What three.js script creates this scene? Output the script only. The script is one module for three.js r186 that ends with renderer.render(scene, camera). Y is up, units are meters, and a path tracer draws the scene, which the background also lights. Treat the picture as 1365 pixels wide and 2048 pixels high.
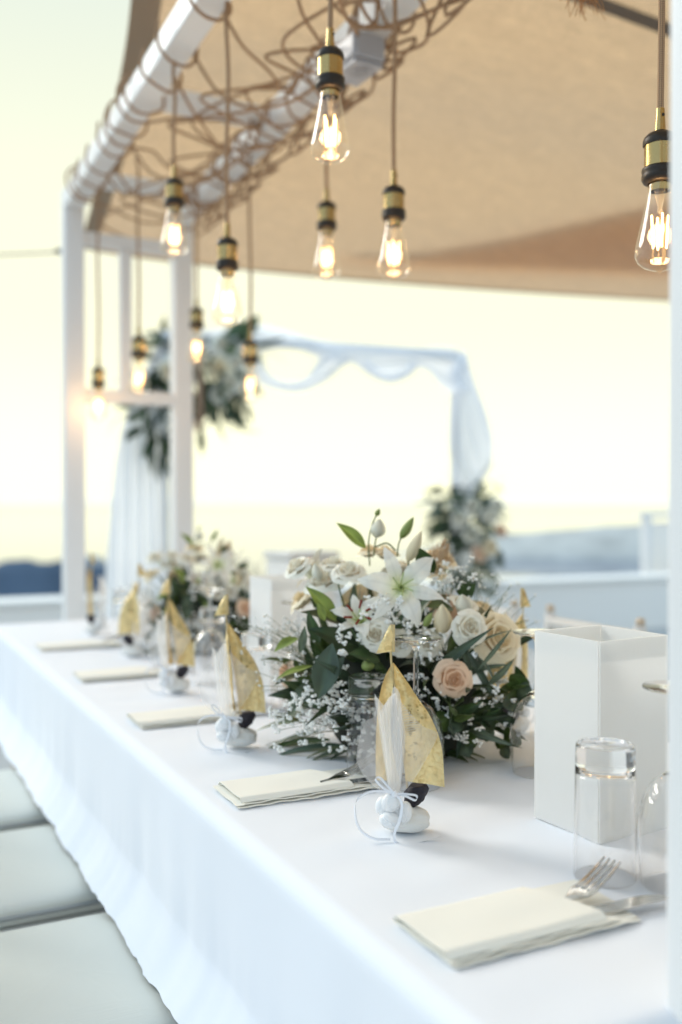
import * as THREE from 'three';
import { mergeGeometries, mergeVertices } from 'three/addons/utils/BufferGeometryUtils.js';
import { RoundedBoxGeometry } from 'three/addons/geometries/RoundedBoxGeometry.js';

// ---------------------------------------------------------------- camera, sky, sun, exposure
const scene = new THREE.Scene();
const YAW = -27 * Math.PI / 180;
const camera = new THREE.PerspectiveCamera(55.41, 682 / 1024, 0.05, 60000);
camera.position.set(0, 1.166, 0);
camera.rotation.set(-0.705 * Math.PI / 180, YAW, 0, 'YXZ');
camera.focus = 1.27;
camera.userData.fStop = 1.95;
camera.updateMatrixWorld(true);

const smooth = (a, b, x) => { const t = Math.min(1, Math.max(0, (x - a) / (b - a))); return t * t * (3 - 2 * t); };
const lerp = (a, b, t) => a + (b - a) * t;
const SKY = { glow: [0.82, 0.805, 0.595], pale: [0.555, 0.615, 0.545], zenith: [0.52, 0.715, 0.9], back: [0.52, 0.66, 0.78] };
{
  const W = 1024, H = 512, data = new Float32Array(W * H * 4), az0 = Math.atan2(-Math.cos(-YAW), Math.sin(-YAW));
  for (let j = 0; j < H; j++) for (let i = 0; i < W; i++) {
    const az = ((i + 0.5) / W - 0.5) * 2 * Math.PI, e = ((j + 0.5) / H - 0.5) * 180;
    let d = az - az0; d = Math.abs(Math.atan2(Math.sin(d), Math.cos(d)));
    const front = 0.5 + 0.5 * Math.cos(d), f = smooth(0.25, 1, front), el = Math.max(0, e);
    const lo = smooth(34, 6, el), hi = smooth(22, 62, el);
    for (let c = 0; c < 3; c++) {
      const horizon = lerp(SKY.back[c], lerp(SKY.pale[c], SKY.glow[c], lo), f);
      data[(j * W + i) * 4 + c] = lerp(horizon, SKY.zenith[c], hi) * (1 + (c === 2 ? 0.17 : 0.26) * f * smooth(11, 2, el));
    }
    data[(j * W + i) * 4 + 3] = 1;
  }
  const sky = new THREE.DataTexture(data, W, H, THREE.RGBAFormat, THREE.FloatType);
  sky.mapping = THREE.EquirectangularReflectionMapping; sky.magFilter = sky.minFilter = THREE.LinearFilter; sky.needsUpdate = true;
  scene.background = sky; scene.environment = sky;
}
const sun = new THREE.DirectionalLight(new THREE.Color(1, 0.95, 0.87), 1.35);
sun.position.set(-2.2, 4.3, -7.0); sun.target.position.set(0.8, 0.75, -1.8);
sun.castShadow = true; sun.shadow.radius = 45; sun.shadow.mapSize.set(2048, 2048);
Object.assign(sun.shadow.camera, { left: -7, right: 7, top: 7, bottom: -7, near: 0.1, far: 40 });
scene.add(sun, sun.target);
const renderer = new THREE.WebGLRenderer({ antialias: true });
renderer.setSize(682, 1024);
renderer.toneMapping = THREE.LinearToneMapping;
renderer.toneMappingExposure = 1.42;
renderer.shadowMap.enabled = true;
scene.fog = new THREE.FogExp2(new THREE.Color(1, 0.98, 0.9), 0.000003);

// ---------------------------------------------------------------- helpers
function rng(seed) { let a = seed >>> 0; return () => { a = a + 0x6D2B79F5 | 0; let t = Math.imul(a ^ a >>> 15, 1 | a); t = t + Math.imul(t ^ t >>> 7, 61 | t) ^ t; return ((t ^ t >>> 14) >>> 0) / 4294967296; }; }
const V = (x, y, z) => Array.isArray(x) ? new THREE.Vector3(...x) : new THREE.Vector3(x, y, z);
const hash2 = (x, y, s) => { let h = Math.imul(x, 374761393) ^ Math.imul(y, 668265263) ^ Math.imul(s, 1274126177); h = Math.imul(h ^ h >>> 13, 1274126177); return ((h ^ h >>> 16) >>> 0) / 4294967296; };
function vnoise(x, y, px, py, s) {                   // value noise, periodic in px, py
  const xi = Math.floor(x), yi = Math.floor(y), fx = x - xi, fy = y - yi, u = fx * fx * (3 - 2 * fx), v = fy * fy * (3 - 2 * fy), m = (k, p) => ((k % p) + p) % p;
  return lerp(lerp(hash2(m(xi, px), m(yi, py), s), hash2(m(xi + 1, px), m(yi, py), s), u), lerp(hash2(m(xi, px), m(yi + 1, py), s), hash2(m(xi + 1, px), m(yi + 1, py), s), u), v);
}
function fbm(x, y, n, oct, s) { let r = 0, a = 0.5, t = 0; for (let o = 0; o < oct; o++) { r += a * vnoise(x * n, y * n, n, n, s + o); t += a; a *= 0.5; n *= 2; } return r / t; }
const n3 = (x, y, z, s = 1) => (Math.sin(x * 1.7 + y * 2.3 + s) + Math.sin(y * 2.9 - z * 1.9 + s * 2.1) + Math.sin(z * 3.1 + x * 1.3 - s * 1.3)) / 3;
function tex(w, h, fn, srgb = true, rep = [1, 1]) {
  const d = new Uint8Array(w * h * 4);
  for (let j = 0; j < h; j++) for (let i = 0; i < w; i++) { const c = fn(i / w, j / h), k = (j * w + i) * 4; for (let q = 0; q < 3; q++) d[k + q] = Math.max(0, Math.min(255, 255 * (c.length ? c[q] : c))); d[k + 3] = 255; }
  const t = new THREE.DataTexture(d, w, h); t.wrapS = t.wrapT = THREE.RepeatWrapping; t.magFilter = THREE.LinearFilter; t.minFilter = THREE.LinearMipmapLinearFilter; t.generateMipmaps = true;
  if (srgb) t.colorSpace = THREE.SRGBColorSpace; t.repeat.set(...rep); t.needsUpdate = true; return t;
}
const lin = (r, g, b) => new THREE.Color().setRGB(r, g, b);
const std = (c, rough = 0.6, more = {}) => new THREE.MeshPhysicalMaterial({ color: lin(...c), roughness: rough, side: THREE.DoubleSide, ...more });
const taken = {};
function numbered(n) { const k = taken[n] = (taken[n] ?? -1) + 1; return k ? n + '_' + String(k).padStart(3, '0') : n; }
function thing(name, label, category, pos = [0, 0, 0], turn = 0, group) {
  const o = new THREE.Group(); o.name = numbered(name); scene.add(o); o.position.set(...pos); o.rotation.y = turn;
  o.userData = { label, category }; if (group) o.userData.group = group; return o;
}
function mesh(name, g, m, parent) { const o = new THREE.Mesh(g, m); o.name = name; parent.add(o); return o; }
function solo(name, label, category, g, m, group) { const o = mesh(numbered(name), g, m, scene); o.userData = { label, category }; if (group) o.userData.group = group; return o; }
function struct(name, g, m) { const o = mesh(numbered(name), g, m, scene); o.userData = { kind: 'structure', label: name.replace(/_/g, ' ') }; return o; }
function copyOf(root, name, pos, turn, label) { const r = root.clone(); r.name = numbered(name); scene.add(r); r.position.set(...pos); r.rotation.set(0, turn, 0); r.userData = { ...root.userData }; if (label) r.userData.label = label; return r; }
function grid(nu, nv, fn, closeU = false) {          // a surface from fn(u, v) -> [x, y, z], u and v in 0..1, with uv
  const p = [], uv = [], ix = [];
  for (let j = 0; j <= nv; j++) for (let i = 0; i <= nu; i++) { p.push(...fn(i / nu, j / nv)); uv.push(i / nu, j / nv); }
  for (let j = 0; j < nv; j++) for (let i = 0; i < nu; i++) { const a = j * (nu + 1) + i, b = a + 1, c = a + nu + 1, d = c + 1; ix.push(a, b, c, b, d, c); }
  const g = new THREE.BufferGeometry(); g.setAttribute('position', new THREE.Float32BufferAttribute(p, 3)); g.setAttribute('uv', new THREE.Float32BufferAttribute(uv, 2)); g.setIndex(ix); g.computeVertexNormals();
  if (closeU) { const n = g.attributes.normal; for (let j = 0; j <= nv; j++) { const a = j * (nu + 1), b = a + nu, q = V(n.getX(a) + n.getX(b), n.getY(a) + n.getY(b), n.getZ(a) + n.getZ(b)).normalize(); n.setXYZ(a, q.x, q.y, q.z); n.setXYZ(b, q.x, q.y, q.z); } }
  return g;
}
function slab(nu, nv, fn, t) {                        // a sheet with thickness t below fn
  const up = grid(nu, nv, fn), dn = grid(nu, nv, (u, v) => { const q = fn(1 - u, v); return [q[0], q[1] - t, q[2]]; });
  const rim = []; const edge = (k) => { const s = 4 * k; return s < 1 ? [s, 0] : s < 2 ? [1, s - 1] : s < 3 ? [3 - s, 1] : [0, 4 - s]; };
  const side = grid(4 * Math.max(nu, nv), 1, (u, v) => { const [a, b] = edge(u >= 1 ? 0 : u), q = fn(a, b); return [q[0], q[1] - v * t, q[2]]; });
  return mergeGeometries([up, dn, side]);
}
function sweep(pts, r, ns = 40, nr = 8, closed = false) { return new THREE.TubeGeometry(new THREE.CatmullRomCurve3(pts.map((p) => V(p)), closed, 'centripetal'), ns, r, nr, closed); }
function ribbon(pts, w, ns, side = [0, 1, 0], t = 0.0004) {  // a flat band of width w along a path
  const c = new THREE.CatmullRomCurve3(pts.map((p) => V(p)), false, 'centripetal'), P = c.getSpacedPoints(ns), S = V(side);
  const f = (u, v, o) => { const k = Math.round(u * ns), T = P[Math.min(ns, k + 1)].clone().sub(P[Math.max(0, k - 1)]).normalize(), b = S.clone().addScaledVector(T, -S.dot(T)).normalize(), n = T.clone().cross(b); return P[k].clone().addScaledVector(b, (v - 0.5) * w).addScaledVector(n, o).toArray(); };
  return mergeGeometries([grid(ns, 2, (u, v) => f(u, v, t)), grid(ns, 2, (u, v) => f(u, 1 - v, -t))]);
}
const lathe = (pts, n = 40) => new THREE.LatheGeometry(pts.map(([r, y]) => new THREE.Vector2(Math.max(r, 1e-5), y)), n);
const moved = (g, x, y, z) => g.clone().translate(x, y, z);
function box(w, h, d, x = 0, y = 0, z = 0, r = 0.004) { return new RoundedBoxGeometry(w, h, d, 2, Math.min(r, w / 2.1, h / 2.1, d / 2.1)).translate(x, y, z); }
function bar(a, b, w, h, r = 0.005) {                 // a square bar from a to b
  const A = V(a), B = V(b), d = B.clone().sub(A), g = box(w, h, d.length(), 0, 0, 0, r), m = new THREE.Matrix4(), z = d.clone().normalize(), up = Math.abs(z.y) > 0.9 ? V(0, 0, 1) : V(0, 1, 0), x = up.clone().cross(z).normalize(), y = z.clone().cross(x);
  return g.applyMatrix4(m.makeBasis(x, y, z).setPosition(A.add(B).multiplyScalar(0.5)));
}
function aim(o, pos, dir, roll = 0, scale = 1) {      // put o at pos with its +y along dir
  o.position.copy(V(pos)); o.quaternion.setFromUnitVectors(V(0, 1, 0), V(dir).normalize()).multiply(new THREE.Quaternion().setFromAxisAngle(V(0, 1, 0), roll)); o.scale.setScalar(scale); return o;
}
function lump(rx, ry, rz, amp, freq, seed, det = 24) { // a stone: an ellipsoid roughened by noise
  const g = mergeVertices(new THREE.SphereGeometry(1, det * 2, det).deleteAttribute('uv').deleteAttribute('normal')), p = g.attributes.position;
  for (let i = 0; i < p.count; i++) { const x = p.getX(i), y = p.getY(i), z = p.getZ(i), k = 1 + amp * (n3(x * freq, y * freq, z * freq, seed) + 0.5 * n3(x * freq * 2.3, y * freq * 2.3, z * freq * 2.3, seed + 4)); p.setXYZ(i, x * k * rx, y * k * ry, z * k * rz); }
  g.computeVertexNormals(); return g;
}

// ---------------------------------------------------------------- materials
const weave = tex(256, 256, (u, v) => { const a = Math.sin(u * Math.PI * 2 * 64), b = Math.sin(v * Math.PI * 2 * 64), chk = (Math.floor(u * 64) + Math.floor(v * 64)) & 1; return 0.5 + 0.3 * (chk ? a * a : b * b) + 0.25 * (fbm(u, v, 8, 4, 5) - 0.5); }, false);
const clothBump = weave.clone(); clothBump.repeat.set(1, 1);
const M = {
  paint: std([0.8, 0.8, 0.79], 0.42, { bumpMap: tex(256, 256, (u, v) => 0.5 + 0.5 * (fbm(u, v, 16, 4, 9) - 0.5), false), bumpScale: 0.0004 }),
  cloth: std([0.83, 0.86, 0.91], 0.9, { sheen: 0.25, sheenRoughness: 0.6, sheenColor: lin(1, 1, 1), bumpMap: clothBump, bumpScale: 0.0002 }),
  jute: std([1, 1, 1], 0.92, { map: tex(64, 64, (u, v) => { const k = 0.5 + 0.5 * Math.sin((u * 3 + v * 4) * Math.PI * 2) * Math.sin((u * 3 - v * 4) * Math.PI * 2), f = 0.55 + 0.45 * k; return [0.84 * f, 0.68 * f, 0.53 * f]; }), bumpMap: tex(64, 64, (u, v) => 0.5 + 0.5 * Math.sin((u * 3 + v * 4) * Math.PI * 2) * Math.sin((u * 3 - v * 4) * Math.PI * 2), false), bumpScale: 0.0006 }),
  brass: std([0.46, 0.33, 0.14], 0.3, { metalness: 1, roughnessMap: tex(128, 128, (u, v) => 0.55 + 0.9 * (fbm(u, v, 8, 4, 3) - 0.3), false) }),
  bronze: std([0.035, 0.028, 0.022], 0.42, { metalness: 0.5 }),
  bulb: std([1, 0.965, 0.9], 0.0, { transmission: 1, thickness: 0, ior: 1.65 }),
  stemGlass: std([1, 0.96, 0.88], 0.1, { transmission: 0.9, thickness: 0 }),
  glow: std([1, 0.75, 0.4], 0.5, { emissive: lin(1, 0.62, 0.24), emissiveIntensity: 5.5 }),
  glass: std([1, 1, 1], 0.0, { transmission: 1, thickness: 0.004, ior: 1.48, side: THREE.FrontSide }),
  steel: std([0.62, 0.6, 0.57], 0.16, { metalness: 1 }),
  napkin: std([0.88, 0.865, 0.785], 0.85, { bumpMap: clothBump, bumpScale: 0.0003 }),
  card: std([0.96, 0.96, 0.95], 0.7, { bumpMap: tex(256, 256, (u, v) => 0.5 + 0.4 * (fbm(u, v, 32, 3, 12) - 0.5), false), bumpScale: 0.0002 }),
  leather: std([0.66, 0.68, 0.63], 0.48, { bumpMap: tex(256, 256, (u, v) => fbm(u, v, 32, 3, 21), false, [6, 6]), bumpScale: 0.0003 }),
  piping: std([0.36, 0.38, 0.38], 0.6),
  pebble: std([0.74, 0.74, 0.71], 0.75, { map: null }),
  almond: std([0.84, 0.85, 0.85], 0.32),
  lava: std([0.018, 0.015, 0.024], 0.7),
  ribbon: std([0.86, 0.87, 0.9], 0.35, { sheen: 0.4, sheenColor: lin(1, 1, 1) }),
  sheer: std([0.97, 0.98, 1], 1, { transmission: 0.72, thickness: 0, transparent: true, opacity: 0.96 }),
  plaster: std([0.93, 0.895, 0.84], 0.85, { bumpMap: tex(256, 256, (u, v) => fbm(u, v, 16, 4, 31), false, [4, 2]), bumpScale: 0.003 }),
  petalWhite: std([0.9, 0.89, 0.8], 0.6, { transmission: 0.25, thickness: 0, vertexColors: true }),
  petalCream: std([0.93, 0.84, 0.63], 0.6, { transmission: 0.25, thickness: 0, vertexColors: true }),
  petalPeach: std([0.9, 0.68, 0.5], 0.6, { transmission: 0.25, thickness: 0, vertexColors: true }),
  stamen: std([0.2, 0.022, 0.008], 0.85),
  filamentGreen: std([0.42, 0.5, 0.2], 0.6),
  stalk: std([0.09, 0.13, 0.04], 0.6),
  budGreen: std([0.25, 0.32, 0.09], 0.5, { vertexColors: true }),
  tuft: std([0.66, 0.5, 0.33], 0.9),
  breath: std([0.92, 0.92, 0.88], 0.8),
  moss: std([0.015, 0.02, 0.012], 0.95),
  knob: std([0.66, 0.56, 0.44], 0.5),
};
const LEAF = [[0.03, 0.058, 0.02], [0.05, 0.098, 0.03], [0.085, 0.14, 0.035], [0.06, 0.1, 0.06], [0.12, 0.165, 0.105], [0.24, 0.32, 0.06]].map((c) => std(c, 0.42, { transmission: 0.22, thickness: 0, vertexColors: true }));
const gold = tex(1024, 1024, (u, v) => {
  const n = fbm(u, v, 6, 5, 41), m = fbm(u, v, 14, 4, 47), s = fbm(u, v, 40, 3, 53), dark = smooth(0.52, 0.72, n) * smooth(0.56, 0.7, s) * 0.42 + smooth(0.72, 0.82, m) * 0.2, k = 0.92 + 0.3 * (m - 0.5) - 0.6 * Math.min(1, dark);
  return [1.0 * k, 0.895 * k * (1 - 0.06 * dark), 0.65 * k * (1 - 0.3 * dark)];
});
const goldBump = tex(512, 512, (u, v) => 0.6 * fbm(u * 1, v, 10, 5, 61) + 0.4 * Math.pow(Math.abs(fbm(u, v, 18, 3, 67) - 0.5) * 2, 0.7), false);
M.gold = std([1, 1, 1], 0.46, { metalness: 0.55, map: gold, bumpMap: goldBump, bumpScale: 0.006 });
M.goldPlain = std([0.74, 0.58, 0.3], 0.4, { metalness: 0.7, bumpMap: goldBump, bumpScale: 0.002 });
const net = (rep, a, b) => tex(256, 256, (u, v) => { const x = u * 16, y = v * 16, q = (Math.floor(y) & 1) * 0.5, dx = (x + q) % 1 - 0.5, dy = y % 1 - 0.5, r = Math.hypot(dx, dy); return lerp(b, a, smooth(0.3, 0.46, r)); }, false, rep);
M.tulle = std([0.95, 0.95, 0.96], 1, { transmission: 0.5, thickness: 0, transparent: true, alphaMap: net([4, 4], 0.5, 0.1) });
M.tulleDense = std([0.95, 0.95, 0.95], 1, { transmission: 0.5, thickness: 0, transparent: true, opacity: 0.62, alphaMap: net([4, 4], 1, 0.6) });

// ---------------------------------------------------------------- terrace, sea, far land
struct('terrace_floor', new THREE.BoxGeometry(30, 0.2, 18).translate(4, -0.1, -0.1), std([0.42, 0.43, 0.43], 0.8));
{
  const w = thing('parapet_wall', 'low white plastered wall along the far edge of the terrace', 'wall', [3.3, 0, -6.9], -0.06);
  mesh('wall', new THREE.BoxGeometry(26, 0.43, 0.28, 26, 1, 1).translate(0, 0.215, 0), M.plaster, w);
  mesh('coping', box(26, 0.05, 0.34, 0, 0.455, 0, 0.02), M.plaster, w);
}
{
  const sea = struct('sea', new THREE.CircleGeometry(50000, 160).rotateX(-Math.PI / 2).translate(0, -250, 0), std([0.07, 0.11, 0.2], 0.07, { ior: 1.33 }));
  const p = sea.geometry.attributes.uv; for (let i = 0; i < p.count; i++) p.setXY(i, p.getX(i) * 700, p.getY(i) * 700);
}
function ridge(name, az, half, dist, deep, top, colour, seed) {          // land: a ridge seen across the sea, az in degrees right of the camera
  const th = -YAW + az * Math.PI / 180, c = V(Math.sin(th), 0, -Math.cos(th)).multiplyScalar(dist), rt = V(Math.cos(th), 0, Math.sin(th)), fw = c.clone().normalize();
  const g = grid(160, 24, (u, v) => {
    const s = (u - 0.5) * 2, h = top(s), prof = v < 0.5 ? Math.pow(v * 2, 0.75) : Math.pow(2 - v * 2, 0.8), rough = 1 + 0.12 * (fbm(u, v * 0.3, 24, 4, seed) - 0.5) * Math.min(1, 4 * v);
    const q = c.clone().addScaledVector(rt, s * half).addScaledVector(fw, (v - 0.5) * 2 * deep); return [q.x, -251 + (h + 1) * prof * rough, q.z];
  });
  const col = []; const uv = g.attributes.uv; for (let i = 0; i < uv.count; i++) { const k = 0.7 + 0.6 * fbm(uv.getX(i), uv.getY(i) * 0.4, 20, 4, seed + 9); col.push(k, k, k); }
  g.setAttribute('color', new THREE.Float32BufferAttribute(col, 3));
  struct(name, g, std(colour, 0.95, { vertexColors: true }));
}
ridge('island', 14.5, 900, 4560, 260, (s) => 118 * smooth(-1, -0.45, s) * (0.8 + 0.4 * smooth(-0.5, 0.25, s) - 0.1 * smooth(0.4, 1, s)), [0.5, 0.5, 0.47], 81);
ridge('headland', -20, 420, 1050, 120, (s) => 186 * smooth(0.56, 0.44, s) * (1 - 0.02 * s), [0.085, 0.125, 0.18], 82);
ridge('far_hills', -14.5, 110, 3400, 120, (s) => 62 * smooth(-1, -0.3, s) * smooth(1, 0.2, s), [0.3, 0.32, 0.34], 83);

// ---------------------------------------------------------------- the white hanging frame over the table
const X1 = (z) => 0.732 - 0.027 * (z + 2.016), X2 = (z) => 1.125 - 0.0475 * (z + 2.03), BY = 2.301;
{
  const t = thing('hanging_frame', 'white metal frame with two long overhead beams standing over the table', 'frame');
  mesh('beam', bar([X1(-0.5), BY, -0.5], [X1(-3.74), BY, -3.74], 0.07, 0.07), M.paint, t);
  mesh('beam', bar([X2(-0.5), BY, -0.5], [X2(-3.74), BY, -3.74], 0.07, 0.07), M.paint, t);
  mesh('post', bar([0.637, 0, -0.553], [0.637, BY - 0.035, -0.553], 0.075, 0.075), M.paint, t);
  mesh('post', bar([X2(-0.56), 0, -0.56], [X2(-0.56), BY - 0.035, -0.56], 0.075, 0.075), M.paint, t);
  mesh('post', bar([X1(-3.78), 0, -3.78], [X1(-3.78), BY + 0.04, -3.78], 0.075, 0.075), M.paint, t);
  mesh('post', bar([X2(-3.78), 0, -3.78], [X2(-3.78), BY + 0.04, -3.78], 0.075, 0.075), M.paint, t);
  const rail = (y, z) => mesh('rail', bar([X1(z) + 0.037, y, z], [X2(z) - 0.037, y, z], 0.05, 0.05), M.paint, t);
  rail(2.166, -3.79); rail(1.567, -3.79);
  mesh('mullion', bar([X1(-3.8) + 0.205, 1.592, -3.8], [X1(-3.8) + 0.205, 2.14, -3.8], 0.045, 0.045), M.paint, t);
  for (const z of [-0.95, -1.75, -2.75, -3.55]) mesh('cross_board', box(X2(z) - X1(z) - 0.072, 0.022, 0.13, (X1(z) + X2(z)) / 2, BY + 0.02, z, 0.003), M.paint, t);
}
{
  const t = thing('junction_box', 'grey plastic junction box fixed under the hanging frame beam', 'junction box', [X2(-2.02) - 0.055, 2.2, -2.02], 0.0475);
  const m = std([0.42, 0.42, 0.44], 0.35);
  mesh('housing', box(0.086, 0.062, 0.13, 0, 0, 0, 0.012), m, t);
  mesh('lid', box(0.076, 0.012, 0.118, 0, -0.037, 0, 0.005), m, t);
  mesh('knockout', lathe([[0, -0.052], [0.016, -0.052], [0.017, -0.05], [0.017, -0.048], [0.025, -0.048], [0.026, -0.05], [0.028, -0.05], [0.029, -0.044]], 32).translate(0, 0.0055, 0.022), std([0.3, 0.3, 0.32], 0.4), t);
}

// ---------------------------------------------------------------- shade sail
const sailLeft = new THREE.CatmullRomCurve3([[0.997,2.3643,-4.6717], [0.9324,2.4685,-4.0326], [0.8565,2.5956,-3.3996], [0.7545,2.6274,-2.8346], [0.6436,2.7459,-2.354], [0.42, 2.86, -1.2], [-0.5, 2.93, 0.2], [-1.6, 3.0, 2.2]].map((p) => V(p)), false, 'centripetal');
const sailRight = new THREE.CatmullRomCurve3([[5.6011,2.2813,-3.6715], [5.3, 2.55, -2], [4.8, 2.9, 2.4]].map((p) => V(p)), false, 'centripetal');
function sailAt(u, v, lift = 0) {
  const a = sailLeft.getPoint(v), b = sailRight.getPoint(v), p = a.lerp(b, u), w = Math.sin(Math.PI * Math.pow(u, 0.62));
  p.y += -0.055 * w * Math.pow(1 - v, 3) + 0.03 * w * Math.sin(Math.PI * v) + lift; return p;
}
const sailMap = tex(1024, 1024, (u, v) => {
  const n = 128, a = Math.sin(u * Math.PI * 2 * n), b = Math.sin(v * Math.PI * 2 * n), k = 0.83 + 0.17 * (((Math.floor(u * 2 * n) + Math.floor(v * 2 * n)) & 1) ? a * a : -b * b) + 0.09 * (fbm(u, v, 40, 4, 91) - 0.5) + 0.08 * (vnoise(u * 8, v * 160, 8, 160, 3) - 0.5);
  return [1.01 * k, 0.825 * k, 0.625 * k];
});
function sailGeo(nu, nv, fn, lift) {
  const g = grid(nu, nv, (u, v) => { const [a, b] = fn(u, v); return sailAt(a, b, lift).toArray(); }), uv = g.attributes.uv, p = g.attributes.position;
  for (let i = 0; i < uv.count; i++) uv.setXY(i, p.getX(i) / 0.62, p.getZ(i) / 0.62); return g;
}
M.sail = std([1, 1, 1], 1, { map: sailMap, transmission: 0.75, thickness: 0, bumpMap: sailMap, bumpScale: 0.001 });
M.hem = std([0.34, 0.25, 0.17], 0.95);
{
  const t = thing('shade_sail', 'large tan woven shade sail stretched over the table', 'shade sail');
  mesh('canopy', sailGeo(90, 90, (u, v) => [u, v], 0), M.sail, t);
  mesh('hem', sailGeo(2, 90, (u, v) => [lerp(0.0, 0.014 + 0.012 * v, u), v], -0.006), M.hem, t);
  mesh('hem', sailGeo(90, 2, (u, v) => [u, v * 0.005], -0.006), M.hem, t);
  mesh('seam_strap', sailGeo(40, 2, (u, v) => [lerp(0.2, 0.6, u), lerp(0.535, 0.475, u) + v * 0.011], -0.007), std([0.2, 0.15, 0.11], 0.9), t);
  const t2 = thing('shade_sail', 'second tan shade sail overlapping the far edge of the large one', 'shade sail');
  mesh('canopy', sailGeo(50, 12, (u, v) => { const a = lerp(0.25, 1, u), lo = 0.036 + 0.11 * Math.max(0, a - 0.34), hi = a < 0.328 ? lerp(0.045, 0.068, (a - 0.25) / 0.078) : a < 0.4 ? lerp(0.068, 0.122, (a - 0.328) / 0.072) : a < 0.525 ? lerp(0.122, 0.242, (a - 0.4) / 0.125) : lerp(0.242, 0.7, (a - 0.525) / 0.475); return [a, lerp(lo, hi, v)]; }, 0.08), M.sail, t2);
  solo('guy_cable', 'thin cable running left from the corner of the shade sail', 'cable', mergeGeometries([sweep([[0.9969,2.3454,-4.6714], [0.9167,2.341,-4.7347], [0.0317,2.3721,-5.5003]], 0.004, 20, 6), new THREE.SphereGeometry(0.017, 16, 12).scale(1.5, 0.8, 1).translate(...[0.9167,2.3434,-4.7347])]), std([0.06, 0.06, 0.06], 0.5));
}

// ---------------------------------------------------------------- ropes wound over the beams
{
  const R = rng(7);
  const coil = (X, z0, turns, out, dz, s) => { const n = Math.round(turns * 8); for (let k = 0; k <= n; k++) { const a = Math.PI * (0.9 + s * k / 4), r = 0.052 + 0.012 * R(); out.push([X(z0) + 1.05 * r * Math.cos(a), BY - (Math.sin(a) < 0 ? -1 : 1) * 0 + r * Math.sin(a) - (Math.sin(a) < 0 ? 0.012 * R() : 0), z0 + dz * k / n]); } };
  const spots = [[-1.35, -1.2], [-1.6, -1.9], [-1.9, -1.5], [-2.1, -2.4], [-2.35, -2.0], [-2.5, -2.75], [-2.7, -2.3], [-2.9, -3.1], [-3.05, -2.6], [-3.25, -3.4], [-3.4, -2.9], [-3.52, -3.5], [-1.75, -2.2]];
  spots.sort((a, b) => b[0] + b[1] - a[0] - a[1]); const nth = ['nearest the camera', 'second from the camera', 'third from the camera', 'fourth from the camera', 'fifth from the camera', 'sixth from the camera', 'middle one of the row', 'sixth from the far posts', 'fifth from the far posts', 'fourth from the far posts', 'third from the far posts', 'second from the far posts', 'nearest the far posts'];
  spots.forEach(([za, zb], i) => {
    const pts = []; coil(X1, za + 0.05, i % 3 ? 0.8 : 1.2, pts, -0.06 - 0.03 * R(), 1);
    const a = V(X1(za) + 0.05, BY - 0.05, za), b = V(X2(zb) - 0.05, BY - 0.045, zb), sag = 0.03 + 0.13 * R() * (i % 3 ? 1 : 0.4);
    for (let k = 1; k < 8; k++) { const q = k / 8, p = a.clone().lerp(b, q); p.y -= sag * 4 * q * (1 - q); p.z += 0.02 * Math.sin(q * 6 + i) * Math.sin(Math.PI * q); pts.push(p.toArray()); }
    coil(X2, zb, 0.6, pts, -0.05, 1);
    const g = sweep(pts, 0.0042, 160, 7), uv = g.attributes.uv; for (let k = 0; k < uv.count; k++) uv.setX(k, uv.getX(k) * 60);
    solo('jute_rope', `brown jute rope slung between the two overhead beams, ${nth[i]}`, 'rope', g, M.jute, 'jute ropes wound over the hanging frame');
  });
  const maze = []; for (let k = 0; k <= 44; k++) { const q = k / 44, z = -1.55 - 2.05 * q + 0.16 * Math.sin(k * 2.1), far = k % 2 ? 0.075 : -0.1 - 0.24 * R(), x = X2(z) + far; maze.push([x, BY - 0.055 - 0.035 * R(), z]); const m = [X2(z) + far * 0.4, BY - 0.075 - 0.05 * R(), z - 0.05 - 0.05 * R()]; maze.push(m); if (k % 2) maze.push([X2(z) + 0.062, BY + 0.02, z - 0.05]); }
  { const g = sweep(maze, 0.0042, 1400, 6), uv = g.attributes.uv; for (let k = 0; k < uv.count; k++) uv.setX(k, uv.getX(k) * 700); solo('jute_rope', 'long tangled jute rope looped to and fro beneath the beam with the junction box', 'rope', g, M.jute, 'jute ropes wound over the hanging frame'); }
  const t = thing('rope_tassel', 'frayed orange brown rope end hanging below the sail', 'rope', [1.0861,2.0078,-1.2541]);
  const strands = []; for (let k = 0; k < 46; k++) { const a = R() * 6.28, r = 0.02 * Math.sqrt(R()), l = 0.02 + 0.022 * R(), o = 0.4 + R(); strands.push(sweep([[r * 0.3 * Math.cos(a), 0.02, r * 0.3 * Math.sin(a)], [r * Math.cos(a), 0, r * Math.sin(a)], [r * o * 1.9 * Math.cos(a), -l * 0.6, r * o * Math.sin(a)], [r * 2.6 * o * Math.cos(a + 0.3), -l, r * 1.6 * Math.sin(a)]], 0.0006, 8, 4)); }
  const fr = mesh('frayed_end', mergeGeometries(strands), std([0.5, 0.25, 0.1], 0.9), t); fr.userData.kind = 'stuff';
  mesh('knot', lump(0.02, 0.022, 0.02, 0.12, 5, 3, 14).translate(0, 0.03, 0), M.jute, t);
  mesh('rope', sweep([[0, 0.04, 0], [0.03, 0.3, 0.02], [0.05, 0.85, 0]], 0.006, 20, 7), M.jute, t);
}

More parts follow.
